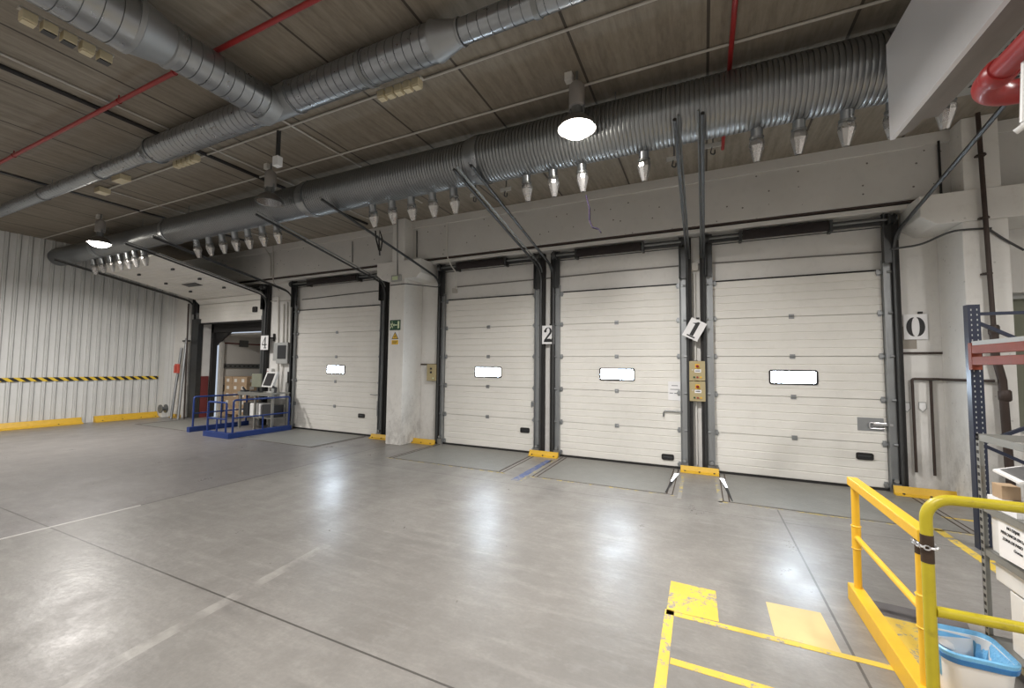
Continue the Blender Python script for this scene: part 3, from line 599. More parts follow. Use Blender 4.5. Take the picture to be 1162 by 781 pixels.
wpipe('surface_cable', [(1010, 283), (1045, 278), (1080, 262), (1105, 260), (1125, 259)], .013, M_STEELD, 'dark cable swooping from the last door to the right column', 7.03, 'cable', .1)
wpipe('surface_cable', [(1122, 260), (1140, 272), (1162, 284)], .013, M_STEELD, 'dark cable leaving the right column toward the window', 7.04, 'cable', .1)
wpipe('surface_cable', [(443, 324), (460, 322), (497, 326), (500, 322)], .01, M_STEELD, 'dark cable across the exit sign column below its corbel', 7.04, 'cable', .05)
wpipe('wall_conduit', [(507, 252), (507, 290), (512, 302), (517, 308), (518, 328)], .014, M_PVCW, 'white conduit dropping from the beam right of the exit sign column', 7.33, rad=.1)
wpipe('wall_conduit', [(473, 262), (473, 292)], .012, M_STEELD, 'dark conduit on the beam beside the exit sign column', 7.33)
wpipe('wall_conduit', [(400, 274), (400, 298)], .01, M_STEELD, 'short dark vertical conduit on the beam', 7.33)
wpipe('wall_conduit', [(301, 282), (307, 291), (307, 314)], .014, M_PVC, 'bent conduit on the beam above sign 4, left of two', 7.33, rad=.08)
wpipe('wall_conduit', [(310, 277), (310, 320), (317, 330)], .014, M_PVC, 'straight conduit on the beam above sign 4, right of two', 7.33, rad=.08)
wpipe('wall_conduit', [(1065, 160), (1068, 220), (1072, 224)], .014, M_BLACK, 'black conduit on the beam left of the right column', 7.33)
wpipe('wall_conduit', [(451, 248), (451, 314)], .008, M_STEELD, 'thin cable down the exit sign column to its emergency light', 7.04)
for i, (px, y0, y1) in enumerate(((316, 337, 452), (322, 345, 396), (326, 343, 396), (330, 343, 398))):
    wpipe('wall_conduit', [(px, y0), (px-1, y1)], .02, M_PVCW, ['tall white', 'first short', 'second short', 'third short'][i]+' conduit left of the grey switch cabinet by sign 4', WF-.03)
wpipe('wall_conduit', [(304, 342), (332, 341)], .012, M_PVC, 'horizontal conduit between the open door and its neighbour', WF-.03)
wpipe('wall_conduit', [(321, 415), (318, 446)], .016, M_PVCW, 'white cable below the switch cabinet', WF-.03)
t = root('switch_cabinet', 'grey switch cabinet on the wall between the open door and the next', 'cabinet', (-10.42, WF, 1.8))
obj('cabinet_body', G().box(-10.68, -10.22, WF-.14, WF, 1.72, 2.3), M_GREY, t, bevel=.008); obj('cabinet_window', G().box(-10.62, -10.28, WF-.15, WF-.14, 1.85, 2.22), M_DARKP, t)
t = root('wall_phone', 'white and black phone unit on the wall beside the door track', 'phone', (-10.25, WF, 1.2))
obj('phone_body', G().box(-10.36, -10.18, WF-.06, WF, .95, 1.62), M_WHITE, t, bevel=.01); obj('phone_handset', G().box(-10.24, -10.16, WF-.1, WF-.06, 1.2, 1.5), M_BLACK, t)
solo('notice_sheet', G().box(-10.98, -10.82, WF-.02, WF, 1.8, 2.3), M_GREY, 'grey and white notice beside sign 4', 'notice')
t = root('wall_hook', 'small black tee bracket above the notice by sign 4', 'hook', (-11.0, WF, 2.4)); obj('hook_bar', G().box(-11.12, -10.9, WF-.05, WF-.03, 2.42, 2.46).box(-10.97, -10.93, WF-.05, WF, 2.35, 2.56), M_BLACK, t)
# iron pipes by sign 0
ip0, ip1 = at(1040, 536, Y=WF-.05), at(1035, 430, Y=WF-.05)
solo('iron_pipe', G().tube(fillet([ip0, ip1, (2.955, WF-.05, ip1.z), (2.955, 7.02, ip1.z), (3.2, 7.02, ip1.z)], .03), .017, 8), M_RUSTB, 'brown iron pipe bending down beside the right door, left leg', 'pipe', smooth=True)
wpipe('iron_pipe', [(1061, 540), (1056, 432)], .017, M_RUSTB, 'second brown iron pipe leg, right of the first', WF-.05, 'pipe')
t = root('downpipe', 'tall dark brown downpipe on the right column', 'pipe', (3.2, 7.0, 0))
obj('pipe_run', G().tube([(3.2, 6.98, 2.2), (3.17, 7.0, ZC)], .024, 14), M_RUSTB, t, True); obj('pipe_run', G().tube([(3.28, 6.98, 0), (3.25, 6.98, 1.6), (3.2, 6.98, 1.9), (3.2, 6.98, 2.25)], .04, 14), M_RUSTB, t, True)
obj('pipe_socket', G().lathe([(0, .042), (.02, .056), (.12, .056), (.14, .042)], (3.265, 6.98, 1.35), (0, 0, 1), 16), M_RUSTB, t, True); obj('pipe_socket', G().lathe([(0, .042), (.02, .05), (.1, .05), (.12, .04)], (3.2, 6.98, 2.15), (0, 0, 1), 16), M_RUSTB, t, True)
for z in (2.9, 3.6, 4.4): obj('pipe_clamp', G().lathe([(0, .032), (.02, .032)], (3.185, 6.99, z), (0, 0, 1), 14).box(3.14, 3.23, 7.0, 7.06, z, z+.02), M_RUSTB, t)
solo('wall_rail', G().box(2.5, 3.0, WF-.03, WF, 1.94, 1.97), M_RUSTB, 'thin rusty strip across the wall under sign 0', 'strip')
solo('wall_rail', G().box(-5.86, -5.42, WF-.03, WF, 1.72, 1.75), M_RUSTL, 'thin dark strip beside the single beige control box', 'strip')
# number signs
def digit(ch):
    if ch == '0':
        P = []
        for s in (-1, 1):
            a = [(s*(.02+.10*math.cos(t)), .16*math.sin(t)) for t in [(-PI/2+PI*i/14) for i in range(15)]]
            b = [(s*(.02+.03*math.cos(t)), .145*math.sin(t)) for t in [(PI/2-PI*i/14) for i in range(15)]]
            P.append(a+b)
        return P
    if ch == '1': return [[(-.035, -.13), (.035, -.13), (.035, .16), (.0, .16), (-.035, .13)], [(-.08, -.16), (.08, -.16), (.08, -.135), (-.08, -.135)], [(-.09, .1), (-.035, .13), (-.035, .1)]]
    if ch == '2':
        o = [(.085*math.cos(a), .075+.085*math.sin(a)) for a in [PI-.25-(PI*1.15)*i/12 for i in range(13)]]
        return [o+[(-.03, -.09), (.03, -.085), (.075, -.1), (.09, -.06), (.1, -.06), (.09, -.16), (-.1, -.16), (-.09, -.11)]+[(.035*math.cos(a), .085+.065*math.sin(a)) for a in [-.7+(PI*1.1)*i/12 for i in range(13)]], [(-.095+.03*math.cos(a)+.03, .08+.03*math.sin(a)) for a in [2*PI*i/10 for i in range(10)]]]
    return [[(.01, -.13), (.055, -.13), (.055, .16), (.02, .16), (.01, .13)], [(-.1, -.07), (.1, -.07), (.1, -.04), (-.1, -.04)], [(-.1, -.04), (-.075, -.04), (.03, .14), (.02, .16)], [(-.02, -.16), (.09, -.16), (.09, -.135), (-.02, -.135)]]
def number_sign(ch, c, w, h, rot, label, sc=1.0):
    c = Vector(c); t = root('number_sign', label, 'sign', c, 'door number signs'); eu = Vector((math.cos(rot), 0, math.sin(rot))); ev = Vector((-math.sin(rot), 0, math.cos(rot)))
    obj('sign_board', G().prism([(-w/2, -h/2), (w/2, -h/2), (w/2, h/2), (-w/2, h/2)], c, eu, ev, (0, .004, 0)), M_PAPER, t)
    g = G()
    for P in digit(ch): g.prism([(a*sc, b*sc) for a, b in P], c-Vector((0, .002, 0)), eu, ev, (0, .002, 0))
    obj('numeral', g, M_INK, t); obj('sign_clip', G().box(c.x+.03, c.x+.08, c.y-.01, c.y+.01, c.z+h/2*1.02, c.z+h/2*1.02+.03), M_BLACK, t); return t
c = at(1039, 371, Y=WF-.02); number_sign('0', c, .26, .36, 0, 'white sign with black numeral 0 on the wall right of the last door', .85)
number_sign('1', at(788, 374, Y=7.50), .26, .33, math.radians(-28), 'tilted white sign with black numeral 1 between two doors', .85)
number_sign('2', at(622, 380, Y=7.58), .25, .36, 0, 'white sign with black numeral 2 between two doors', .9)
number_sign('4', at(300, 389, Y=7.54), .32, .4, 0, 'white sign with black numeral 4 at the right of the open door', 1.0)
a = at(1015.8, 371, Y=WF-.008); b = at(1040.8, 396, Y=WF-.008); solo('paint_patch', G().box(a.x, b.x, WF-.004, WF, b.z, a.z), M_PATCH, 'grey rectangle of old paint behind sign 0', 'paint patch')
for i, px in enumerate((1029, 1047)):
    c = at(px, 462, Y=WF-.01); t = root('shield_sticker', ['left', 'right'][i]+' small white shield sticker between the brown pipes', 'sticker', c); sh = [(-.04, .07), (.04, .07), (.045, -.02), (.0, -.08), (-.045, -.02)]
    obj('sticker_base', G().prism(sh, c, (1, 0, 0), (0, 0, 1), (0, .006, 0)), M_GREY, t); obj('sticker_print', G().prism([(u*.8, v*.8) for u, v in sh], c-Vector((0, .001, 0)), (1, 0, 0), (0, 0, 1), (0, .001, 0)), M_PAPER, t)
# exit sign, warning sign, emergency light on the column
c = at(448.5, 369, Y=7.055); t = root('exit_sign', 'green running man exit sign with left arrow on the column', 'sign', c)
obj('sign_board', G().box(c.x-.14, c.x+.14, 7.045, 7.06, c.z-.11, c.z+.11), M_GREEN, t)
g = G().box(c.x+.075, c.x+.12, 7.042, 7.045, c.z-.075, c.z+.08); g.prism([(-.055, 0), (-.02, .035), (-.02, .012), (.06, .012), (.06, -.012), (-.02, -.012), (-.02, -.035)], (c.x, 7.042, c.z), (1, 0, 0), (0, 0, 1), (0, .003, 0))
for P in ([(-.09, .06), (-.07, .06), (-.07, .08), (-.09, .08)], [(-.105, -.01), (-.075, .045), (-.055, .04), (-.08, -.01)], [(-.1, -.01), (-.13, -.07), (-.115, -.075), (-.08, -.01)], [(-.09, -.01), (-.05, -.04), (-.06, -.075), (-.07, -.045), (-.1, -.02)], [(-.08, .04), (-.115, .03), (-.125, 0), (-.115, .0), (-.1, .02)]): g.prism(P, (c.x, 7.042, c.z), (1, 0, 0), (0, 0, 1), (0, .003, 0))
obj('pictogram', g, M_GLOW, t)
c = at(448.5, 383, Y=7.055); t = root('warning_sign', 'white board with a yellow electric hazard triangle under the exit sign', 'sign', c)
obj('sign_board', G().box(c.x-.1, c.x+.1, 7.05, 7.06, c.z-.17, c.z+.13), M_PAPER, t)
g = G().prism([(-.095, -.04), (.095, -.04), (0, .12)], (c.x, 7.046, c.z), (1, 0, 0), (0, 0, 1), (0, .004, 0)); tr = obj('triangle_edge', g, M_INK, t)
g = G().prism([(-.072, -.027), (.072, -.027), (0, .094)], (c.x, 7.043, c.z), (1, 0, 0), (0, 0, 1), (0, .003, 0)).box(c.x-.09, c.x+.09, 7.046, 7.05, c.z-.155, c.z-.06); obj('yellow_field', g, M_WYEL, t)
g = G().prism([(.01, .06), (-.02, .01), (.0, .012), (-.008, -.02), (.022, .028), (.003, .026)], (c.x, 7.041, c.z), (1, 0, 0), (0, 0, 1), (0, .002, 0))
for k in range(3): g.box(c.x-.07, c.x+.07-.02*k, 7.044, 7.046, c.z-.085-k*.025, c.z-.077-k*.025)
obj('print', g, M_INK, t)
c = at(450, 316, Y=7.03); t = root('emergency_light', 'small emergency light on the column corbel', 'light', c); obj('light_body', G().box(c.x-.13, c.x+.13, 7.0, 7.05, c.z-.07, c.z+.07), M_GREY, t, bevel=.01); obj('diffuser', G().box(c.x-.09, c.x+.06, 6.99, 7.0, c.z-.04, c.z+.04), M_GLOW, t)
solo('wall_bracket', G().box(-6.47, -6.36, 7.3, 7.33, 1.95, 2.3), M_WHITE, 'white perforated bracket on the left side of the exit sign column', 'bracket')
# control boxes
def control(x0, x1, y, z0, z1, label, rot=True):
    t = root('control_box', label, 'control box', ((x0+x1)/2, y, z0)); w = x1-x0; xc = (x0+x1)/2; h = z1-z0
    obj('box_body', G().box(x0, x1, y, y+.1, z0, z1), M_BEIGE, t, bevel=.006)
    if rot:
        obj('rotary_base', G().box(xc-.035, xc+.035, y-.006, y, z0+h*.62, z0+h*.85), M_WYEL, t); obj('rotary_switch', G().tube([(xc, y-.035, z0+h*.735), (xc, y, z0+h*.735)], .024, 14).box(xc-.008, xc+.008, y-.05, y-.03, z0+h*.67, z0+h*.8), M_RED, t)
        obj('name_plate', G().box(xc-.045, xc+.055, y-.003, y, z0+h*.42, z0+h*.58), M_PAPER, t)
        obj('plate_print', G().box(xc-.03, xc+.04, y-.004, y-.003, z0+h*.48, z0+h*.52), M_INK, t)
    for dx, m in ((-.05, M_GREEN), (0, M_RED), (.05, M_WYEL)): obj('push_button', G().tube([(xc+dx, y-.02, z0+h*.18), (xc+dx, y, z0+h*.18)], .016, 12), m, t)
    obj('key_lock', G().tube([(x0+.05, y-.006, z0+h*.55), (x0+.05, y, z0+h*.55)], .01, 8), M_CHAIN, t)
control(-.22, .03, 7.56, 1.5, 1.83, 'beige dock control box with red rotary switch, upper of the two by sign 1')
control(-.22, .03, 7.56, 1.16, 1.49, 'beige dock control box with red rotary switch, lower of the two by sign 1')
t = root('control_box', 'single beige control box right of the exit sign column', 'control box', (-5.5, 7.6, 1.4))
obj('box_body', G().box(-5.62, -5.37, 7.58, WF, 1.37, 1.74), M_BEIGE, t, bevel=.006)
for z in (1.64, 1.56): obj('push_button', G().tube([(-5.5, 7.56, z), (-5.5, 7.58, z)], .022, 12), M_DARKP, t)
obj('push_button', G().tube([(-5.44, 7.56, 1.43), (-5.44, 7.58, 1.43)], .015, 12), M_GLOW, t)
# paper notice on door 1
a = at(758, 433, Y=DY-.02); b = at(774, 455, Y=DY-.02); t = root('paper_notice', 'white paper notice taped at the right edge of the door beside sign 1', 'notice', (a.x, DY-.02, b.z))
obj('sheet', G().box(a.x, b.x, DY-.004, DY-.002, b.z, a.z), M_PAPER, t)
g = G()
for k, (u0, u1) in enumerate(((.25, .7), (.15, .85), (.1, .35), (.45, .8))):
    z = a.z-(a.z-b.z)*(.2+.2*min(k, 2)); g.box(a.x+(b.x-a.x)*u0, a.x+(b.x-a.x)*u1, DY-.005, DY-.004, z-.012, z)
obj('print', g, M_INKG, t)

# ------------------------------------------------------------------ wheel guards
def guard(x0, x1, y, label, dirn='x', h=.1):
    t = root('wheel_guard', label, 'wheel guard', ((x0+x1)/2, y, 0), 'yellow wheel guards')
    if dirn == 'x': obj('guard_plate', G().prism([(0, 0), (-.1, 0), (-.1, .012), (-.04, .03), (-.012, h), (0, h)], (x0, y, 0), (0, 1, 0), (0, 0, 1), (x1-x0, 0, 0)), M_GUARD, t); k = [(x0+(x1-x0)*f, y-.07, .024) for f in (.12, .5, .88)]
    else: obj('guard_plate', G().prism([(0, 0), (.16, 0), (.16, .02), (.09, .05), (.03, h), (0, h)], (y, x0, 0), (1, 0, 0), (0, 0, 1), (0, x1-x0, 0)), M_GUARD, t); k = [(y+.12, x0+(x1-x0)*f, .036) for f in (.1, .35, .65, .9)]
    for q in k: obj('anchor_bolt', G().tube([q, (q[0], q[1], q[2]+.015)], .014, 6), M_STEELD, t)
guard(2.36, 3.1, 7.5, 'long yellow wheel guard at the foot of the wall below sign 0', h=.12)
guard(-.37, .2, 7.5, 'yellow wheel guard at the foot of the sign 1 post')
guard(-3.08, -2.5, 7.5, 'yellow wheel guard at the foot of the sign 2 post')
guard(-5.95, -5.3, 7.5, 'yellow wheel guard right of the exit sign column')
guard(-7.1, -6.4, 7.5, 'yellow wheel guard left of the exit sign column')
guard(-15.3, -14.85, 7.42, 'short yellow wheel guard at the far left corner')
for a, b, lb in ((-4, 5.45, 'long yellow wheel guard along the corrugated wall, nearer one'), (5.72, 7.2, 'yellow wheel guard along the corrugated wall, farther one')):
    t = root('wheel_guard', lb, 'wheel guard', (XL+.1, a, 0), 'yellow wheel guards'); x = XL+.038
    obj('guard_plate', G().prism([(0, 0), (.2, 0), (.2, .02), (.1, .05), (.04, .17), (0, .17)], (x, a, 0), (1, 0, 0), (0, 0, 1), (0, b-a, 0)), M_GUARD, t)
    for f in (.1, .4, .7, .95): obj('anchor_bolt', G().tube([(x+.15, a+(b-a)*f, .03), (x+.15, a+(b-a)*f, .05)], .014, 6), M_STEELD, t)
t = solo('hazard_tape', G().box(XL+.037, XL+.040, -6, 7.2, 1.19, 1.29), M_TAPE, 'yellow and black striped tape along the corrugated wall', 'tape')

# ------------------------------------------------------------------ floor markings and levelers
def fstrip(P, m, label, z=.002, name='floor_marking', cat='floor marking', group=None):
    return solo(name, G().prism(P, (0, 0, 0), (1, 0, 0), (0, 1, 0), (0, 0, z)), m, label, cat, group=group)
fstrip([(-.26, 3.63), (.06, 3.62), (.07, 3.2), (-.26, 3.19)], M_FPY, 'solid worn yellow square at the corner of the floor lines')
fstrip([(.39, 3.62), (.72, 3.63), (.73, 3.18), (.39, 3.19)], M_FPY2, 'pale faded yellow square right of the bright yellow one')
fstrip([(-.26, 3.19), (-.26, 3.14), (1.0, 3.13), (1.0, 3.18)], M_FPY, 'yellow line running right below the two painted squares')
fstrip([(-.27, 3.2), (-.21, 3.2), (-.2, 1.9), (-.26, 1.9)], M_FPY, 'worn yellow line running toward the viewer below the bright square')
fstrip([(-.2, 2.69), (-.2, 2.635), (.9, 2.62), (.9, 2.68)], M_FPY, 'yellow line nearest the viewer along the bottom edge')
fstrip([(2.22, 7.3), (2.3, 7.3), (2.3, 3.2), (2.22, 3.2)], M_FPY, 'long faded yellow line running past the shelf toward the last door')
fstrip([(2.3, 6.62), (3.0, 6.6), (3.0, 6.55), (2.3, 6.57)], M_FPY, 'faded yellow cross line below the long wheel guard')
fstrip([(2.3, 5.3), (3.2, 5.28), (3.2, 5.23), (2.3, 5.25)], M_FPY, 'faded yellow cross line behind the gray shelf upright')
fstrip([(1.06, 3.78), (1.5, 3.74), (1.38, 3.1), (1.06, 3.13)], M_FPY, 'yellow painted floor patch inside the railings')
fstrip([(1.04, 4.0), (1.6, 3.95), (1.55, 3.76), (1.04, 3.8)], pm('dark_floor_band', (.12, .11, .11), .6, 0, .2, 9), 'dark worn band on the floor behind the orange railing', name='floor_band', cat='floor marking')
fstrip([(-2.64, 7.25), (-2.52, 7.25), (-2.54, 5.72), (-2.66, 5.72)], M_FPB, 'blue painted line below sign 2')
lv = []
for i, (x0, x1, lb) in enumerate(((.3, 2.5, 'steel dock leveler plate before the door nearest sign 0'), (-2.35, -.5, 'steel dock leveler plate before the door between signs 2 and 1'), (-5.2, -3.05, 'steel dock leveler plate before the door left of sign 2'), (-9.8, -7.4, 'steel dock leveler plate before the door left of the column'), (-14.2, -11.75, 'steel dock leveler plate before the open door'))):
    t = root('dock_leveler', lb, 'dock leveler', ((x0+x1)/2, 6.8, 0), 'dock levelers'); y0 = 6.08
    obj('plate', G().box(x0, x1, y0, 7.6, .0, .004), M_PLATE, t)
    obj('frame_strip', G().box(x0-.03, x0-.012, y0, 7.6, 0, .003).box(x1+.012, x1+.03, y0, 7.6, 0, .003).box(x0-.1, x1+.1, y0-.03, y0-.018, 0, .003).box(x0-.1, x0-.085, y0-.02, 7.6, 0, .003).box(x1+.085, x1+.1, y0-.02, 7.6, 0, .003), M_RUSTL, t)
    if i < 3: fstrip([(x0-.16, y0-.04), (x0-.16, y0-.08), (x1+.16, y0-.08), (x1+.16, y0-.04)], M_FPYW, 'worn yellow edge line in front of the leveler '+('nearest sign 0', 'between signs 2 and 1', 'left of sign 2')[i])
    lv.append(t)
for x, s, par in ((.245, 1, lv[0]), (-.43, -1, lv[1])):     # side gaps under the raised plates with daylight coming up by the wall
    P = [(x-.045*s, 7.28), (x+.02*s, 7.28), (x+.075*s, 6.1), (x+.06*s, 6.1)]
    obj('side_gap', G().prism(P, (0, 0, .003), (1, 0, 0), (0, 1, 0), (0, 0, .002)), M_BLACK, par)
    P = [(x-.045*s, 7.28), (x+.02*s, 7.28), (x+.045*s, 6.75), (x+.02*s, 6.75)]
    obj('daylight_gap', G().prism(P, (0, 0, .004), (1, 0, 0), (0, 1, 0), (0, 0, .002)), M_DAYSLIT, par)
for x in (-2.42, -.52+.14, .2, ): pass
fstrip([(-2.55, 7.3), (-2.5, 7.3), (-2.46, 5.6), (-2.52, 5.6)], M_FPYW, 'worn yellow line right of the blue line below sign 2')
fstrip([(-.34, 7.2), (-.29, 7.2), (-.29, 5.9), (-.34, 5.9)], M_FPYW, 'worn yellow line left below the sign 1 post')
fstrip([(.13, 7.2), (.18, 7.2), (.2, 5.9), (.15, 5.9)], M_FPYW, 'worn yellow line right below the sign 1 post')

# ------------------------------------------------------------------ yellow railings, right foreground
t = root('safety_railing', 'orange yellow safety railing with flat top bar and kick plate, right foreground', 'railing', (1.0, 3.5, 0))
xr, ya, yb = 1.0, 3.88, 2.86
for y in (ya, yb):
    p = obj('post', G().tube([(xr, y, 0), (xr, y, .86)], .024, 24), M_YEL, t, True)
    for z in (.40, .56): obj('weld_ring', G().lathe([(-.006, .027), (0, .032), (.006, .027)], (xr, y, z), (0, 0, 1), 24), M_YEL, p, True)
    obj('sleeve', G().lathe([(0, .024), (0, .028), (.16, .028), (.16, .024)], (xr, y, .4), (0, 0, 1), 24), M_YEL, p, True)
obj('scorch_band', G().lathe([(0, .024), (.0, .0246), (.09, .0246), (.09, .024)], (xr, yb, .765), (0, 0, 1), 24), M_SCORCH, t, True)
obj('top_bar', G().box(xr-.032, xr+.032, yb-.06, ya+.06, .84, .9), M_YEL, t, bevel=.006)
obj('mid_rail', G().tube([(xr, ya-.02, .48), (xr, yb+.02, .48)], .018, 20), M_YEL, t, True)
obj('kick_plate', G().box(xr-.045, xr+.035, 1.9, ya+.07, .0, .12), M_YEL, t, bevel=.005)
t = root('safety_railing', 'chipped yellow tube railing with rounded corner, right foreground edge', 'railing', (.95, 2.48, 0))
y2 = 2.47; x2 = .885; R2 = .022
obj('frame_tube', G().tube([(x2, y2, 0), (x2, y2, 1.05)]+[(x2+.09-.09*math.cos(a), y2, 1.05+.09*math.sin(a)) for a in [PI/2*i/8 for i in range(1, 9)]]+[(2.6, y2, 1.14)], R2, 24), M_YELD, t, True)
obj('mid_rail', G().tube([(x2+.02, y2, .655), (2.6, y2, .655)], .022, 20), M_YELD, t, True)
obj('scorch_band', G().lathe([(0, R2+.0005), (.0, R2+.001), (.12, R2+.001), (.12, R2+.0005)], (x2, y2, .86), (0, 0, 1), 24), M_SCORCH, t, True)
# chain: links around both posts
def link(g, c, d, s, w=.009, r=.0028, turn=0.):
    d = d.normalized(); sd = d.cross(Vector((0, 0, 1))).normalized(); sd = (sd*math.cos(turn)+Vector((0, 0, 1))*math.sin(turn)).normalized()
    P = [c+d*(s*.5*math.cos(a)*1.25)+sd*(w*math.sin(a)) for a in [2*PI*i/10 for i in range(11)]]; g.tube(P, r, 6, False)
path = [Vector((xr+.03, yb+.01, .83)), Vector((xr, yb+.032, .83)), Vector((xr-.03, yb+.01, .825)), Vector((xr-.03, yb-.02, .82)), Vector((xr-.03, yb-.2, .84))]
path += [Vector((x2-.028, y2+.05, .925)), Vector((x2-.033, y2, .93)), Vector((x2-.022, y2-.025, .93)), Vector((x2, y2-.034, .93)), Vector((x2+.022, y2-.025, .93)), Vector((x2+.034, y2, .93)), Vector((x2+.028, y2+.04, .93))]
sm = fillet(path, .06, 4); g = G(); acc = 0; k = 0
for a, b in zip(sm, sm[1:]):
    L_ = (b-a).length; s_ = 0
    while acc+ (L_-s_) >= .02: s_ += .02-acc; acc = 0; link(g, a+(b-a)*(s_/L_), b-a, .018, turn=(k % 2)*PI/2); k += 1
    acc += L_-s_
solo('steel_chain', g, M_CHAIN, 'small steel chain tying the two yellow railings together', 'chain', smooth=True)

# ------------------------------------------------------------------ waste bin
bx, by, bz = 1.145, 2.83, .375
t = root('waste_bin', 'white waste bin with a light blue bag inside the railings', 'waste bin', (bx, by, 0))
def rr(cx, cy, hx, hy, r, z, n=6):
    return [Vector((cx+sx*(hx-r)+r*math.cos(a), cy+sy*(hy-r)+r*math.sin(a), z)) for sx, sy, a0 in ((1, 1, 0), (-1, 1, PI/2), (-1, -1, PI), (1, -1, 3*PI/2)) for a in [a0+PI/2*i/n for i in range(n+1)]]
def loft(rings, capb=True):
    g = G(); n = len(rings[0])
    for R_ in rings: g.v += R_
    for i in range(len(rings)-1):
        for k in range(n): g.f.append((i*n+k, i*n+(k+1) % n, (i+1)*n+(k+1) % n, (i+1)*n+k))
    if capb: g.f.append(tuple(range(n)))
    return g
obj('bin_body', loft([rr(bx, by, .095, .095, .05, .0), rr(bx, by, .13, .13, .06, bz-.01), rr(bx, by, .125, .125, .06, bz-.01), rr(bx, by, .09, .09, .05, .02)]), M_BIN, t, True)
w = random.Random(3)
def wob(R_, a): return [v+Vector((w.uniform(-a, a), w.uniform(-a, a), w.uniform(-a, a))) for v in R_]
obj('bag_rim', loft([wob(rr(bx, by, .133, .133, .06, bz-.03), .0015), rr(bx, by, .139, .139, .06, bz-.01), rr(bx, by, .141, .141, .06, bz+.006), rr(bx, by, .134, .134, .06, bz+.012), wob(rr(bx, by, .122, .122, .05, bz-.03), .006), wob(rr(bx, by, .11, .11, .05, bz-.13), .014), wob(rr(bx+.01, by, .09, .085, .05, bz-.22), .015), wob(rr(bx, by, .04, .03, .02, bz-.24), .01)], False), M_BAG, t, True)
obj('bag_hem', loft([rr(bx, by, .1315, .1315, .06, bz-.04), rr(bx, by, .136, .136, .06, bz-.036), rr(bx, by, .140, .140, .06, bz-.012), rr(bx, by, .134, .134, .06, bz-.008)], False), M_BAGD, t, True)
g = G().lathe([(0, .001), (.01, .025), (.025, .035), (.04, .025), (.05, .001)], (bx-.075, by+.03, bz-.06), (.3, 0, 1), 14); solo('crumpled_paper', g, M_PAPER, 'crumpled white paper lying inside the bin bag', 'paper', smooth=True)

# ------------------------------------------------------------------ slotted angle shelf and its contents
SX, SY = 1.52, 3.55
t = root('metal_shelf', 'grey slotted angle metal shelf unit at the right edge', 'shelf', (SX+.2, SY-.6, 0))
def slotted(x, y, sx, sy, h, m, par, name='upright', w=.035, th=.003):
    u = obj(name, G().box(x, x+sx*w, y, y+sy*th, 0, h).box(x, x+sx*th, y, y+sy*w, 0, h), m, par)
    g = G(); z = .03
    while z < h-.02:
        for q in (.33, .66): g.box(x+sx*(w*q-.005), x+sx*(w*q+.005), y-sy*.0008, y, z, z+.02); g.box(x-sx*.0008, x, y+sy*(w*q-.005), y+sy*(w*q+.005), z, z+.02)
        z += .045
    obj('slots', g, M_BLACK, u)
slotted(SX, SY, 1, -1, 1.32, M_SHELF, t); slotted(SX, SY-1.0, 1, 1, 1.32, M_SHELF, t); slotted(SX+.62, SY, -1, -1, 1.32, M_SHELF, t); slotted(SX+.62, SY-1.0, -1, 1, 1.32, M_SHELF, t)
for z in (.12, .635, .895, 1.28):
    if z < 1.2: obj('shelf_board', G().box(SX+.005, SX+.615, SY-.995, SY-.005, z, z+.004).box(SX+.004, SX+.009, SY-.995, SY-.005, z-.035, z+.004).box(SX+.005, SX+.615, SY-.01, SY-.005, z-.035, z+.004).box(SX+.611, SX+.616, SY-.995, SY-.005, z-.035, z+.004), M_SHELF, t)
    else: obj('top_frame', G().box(SX, SX+.005, SY-1, SY, z, z+.04).box(SX, SX+.62, SY-.005, SY, z, z+.04).box(SX+.615, SX+.62, SY-1, SY, z, z+.04), M_SHELF, t)
# white carton with the printed notice
def slab(P, t): return G().add(list(P)+[Vector(q)+Vector(t) for q in P], [(0, 1, 2, 3), (7, 6, 5, 4), (0, 1, 5, 4), (1, 2, 6, 5), (2, 3, 7, 6), (3, 0, 4, 7)])
t = root('white_carton', 'white carton with a printed notice on the middle shelf', 'carton', (SX+.2, SY-.35, .64))
obj('carton_body', G().box(SX+.03, SX+.4, SY-.66, SY-.05, .64, .865), M_WHITE, t, bevel=.004)
obj('notice_sheet', slab([(SX+.022, SY-.13, .86), (SX+.022, SY-.47, .86), (SX+.005, SY-.47, .66), (SX+.008, SY-.16, .648)], (.003, 0, 0)), M_PAPER, t)
obj('tape_strip', G().box(SX+.012, SX+.02, SY-.44, SY-.12, .85, .875), pm('tape_cream', (.7, .68, .6), .4), t)
for k, s_ in enumerate(('NO DEJAR', 'MERCANCIA EN LA', 'ZONA DE PASO', 'Gracias')):
    text('notice_text', s_, .023, (SX+.0155-.0026*k, SY-.27-(.05 if k == 3 else 0), .815-.033*k), (0, -1, 0), (.085, 0, 1), M_INK, t)
solo('white_carton', G().box(SX+.04, SX+.5, SY-.45, SY-.04, .47, .595), M_WHITE, 'white box hung beneath the middle shelf board', 'carton', bevel=.006)
t = root('white_cabinet', 'tall white cabinet standing behind the bin, under the shelf', 'cabinet', (SX+.3, SY-.5, .124))
obj('cabinet_body', G().box(SX+.05, SX+.5, SY-.95, SY-.14, .125, .455), M_WHITE, t, bevel=.006); obj('cabinet_top', G().box(SX+.07, SX+.48, SY-.9, SY-.2, .455, .462), M_DARKP, t)
t = root('label_printer', 'white printer with a grey flip-up tray on the upper shelf', 'printer', (SX+.3, SY-.6, .9))
obj('printer_body', G().box(SX+.05, SX+.42, SY-.75, SY-.33, .9, 1.06), M_WHITE, t, bevel=.012); obj('printer_display', G().box(SX+.048, SX+.05, SY-.42, SY-.385, .975, 1.01), M_OLIVE, t)
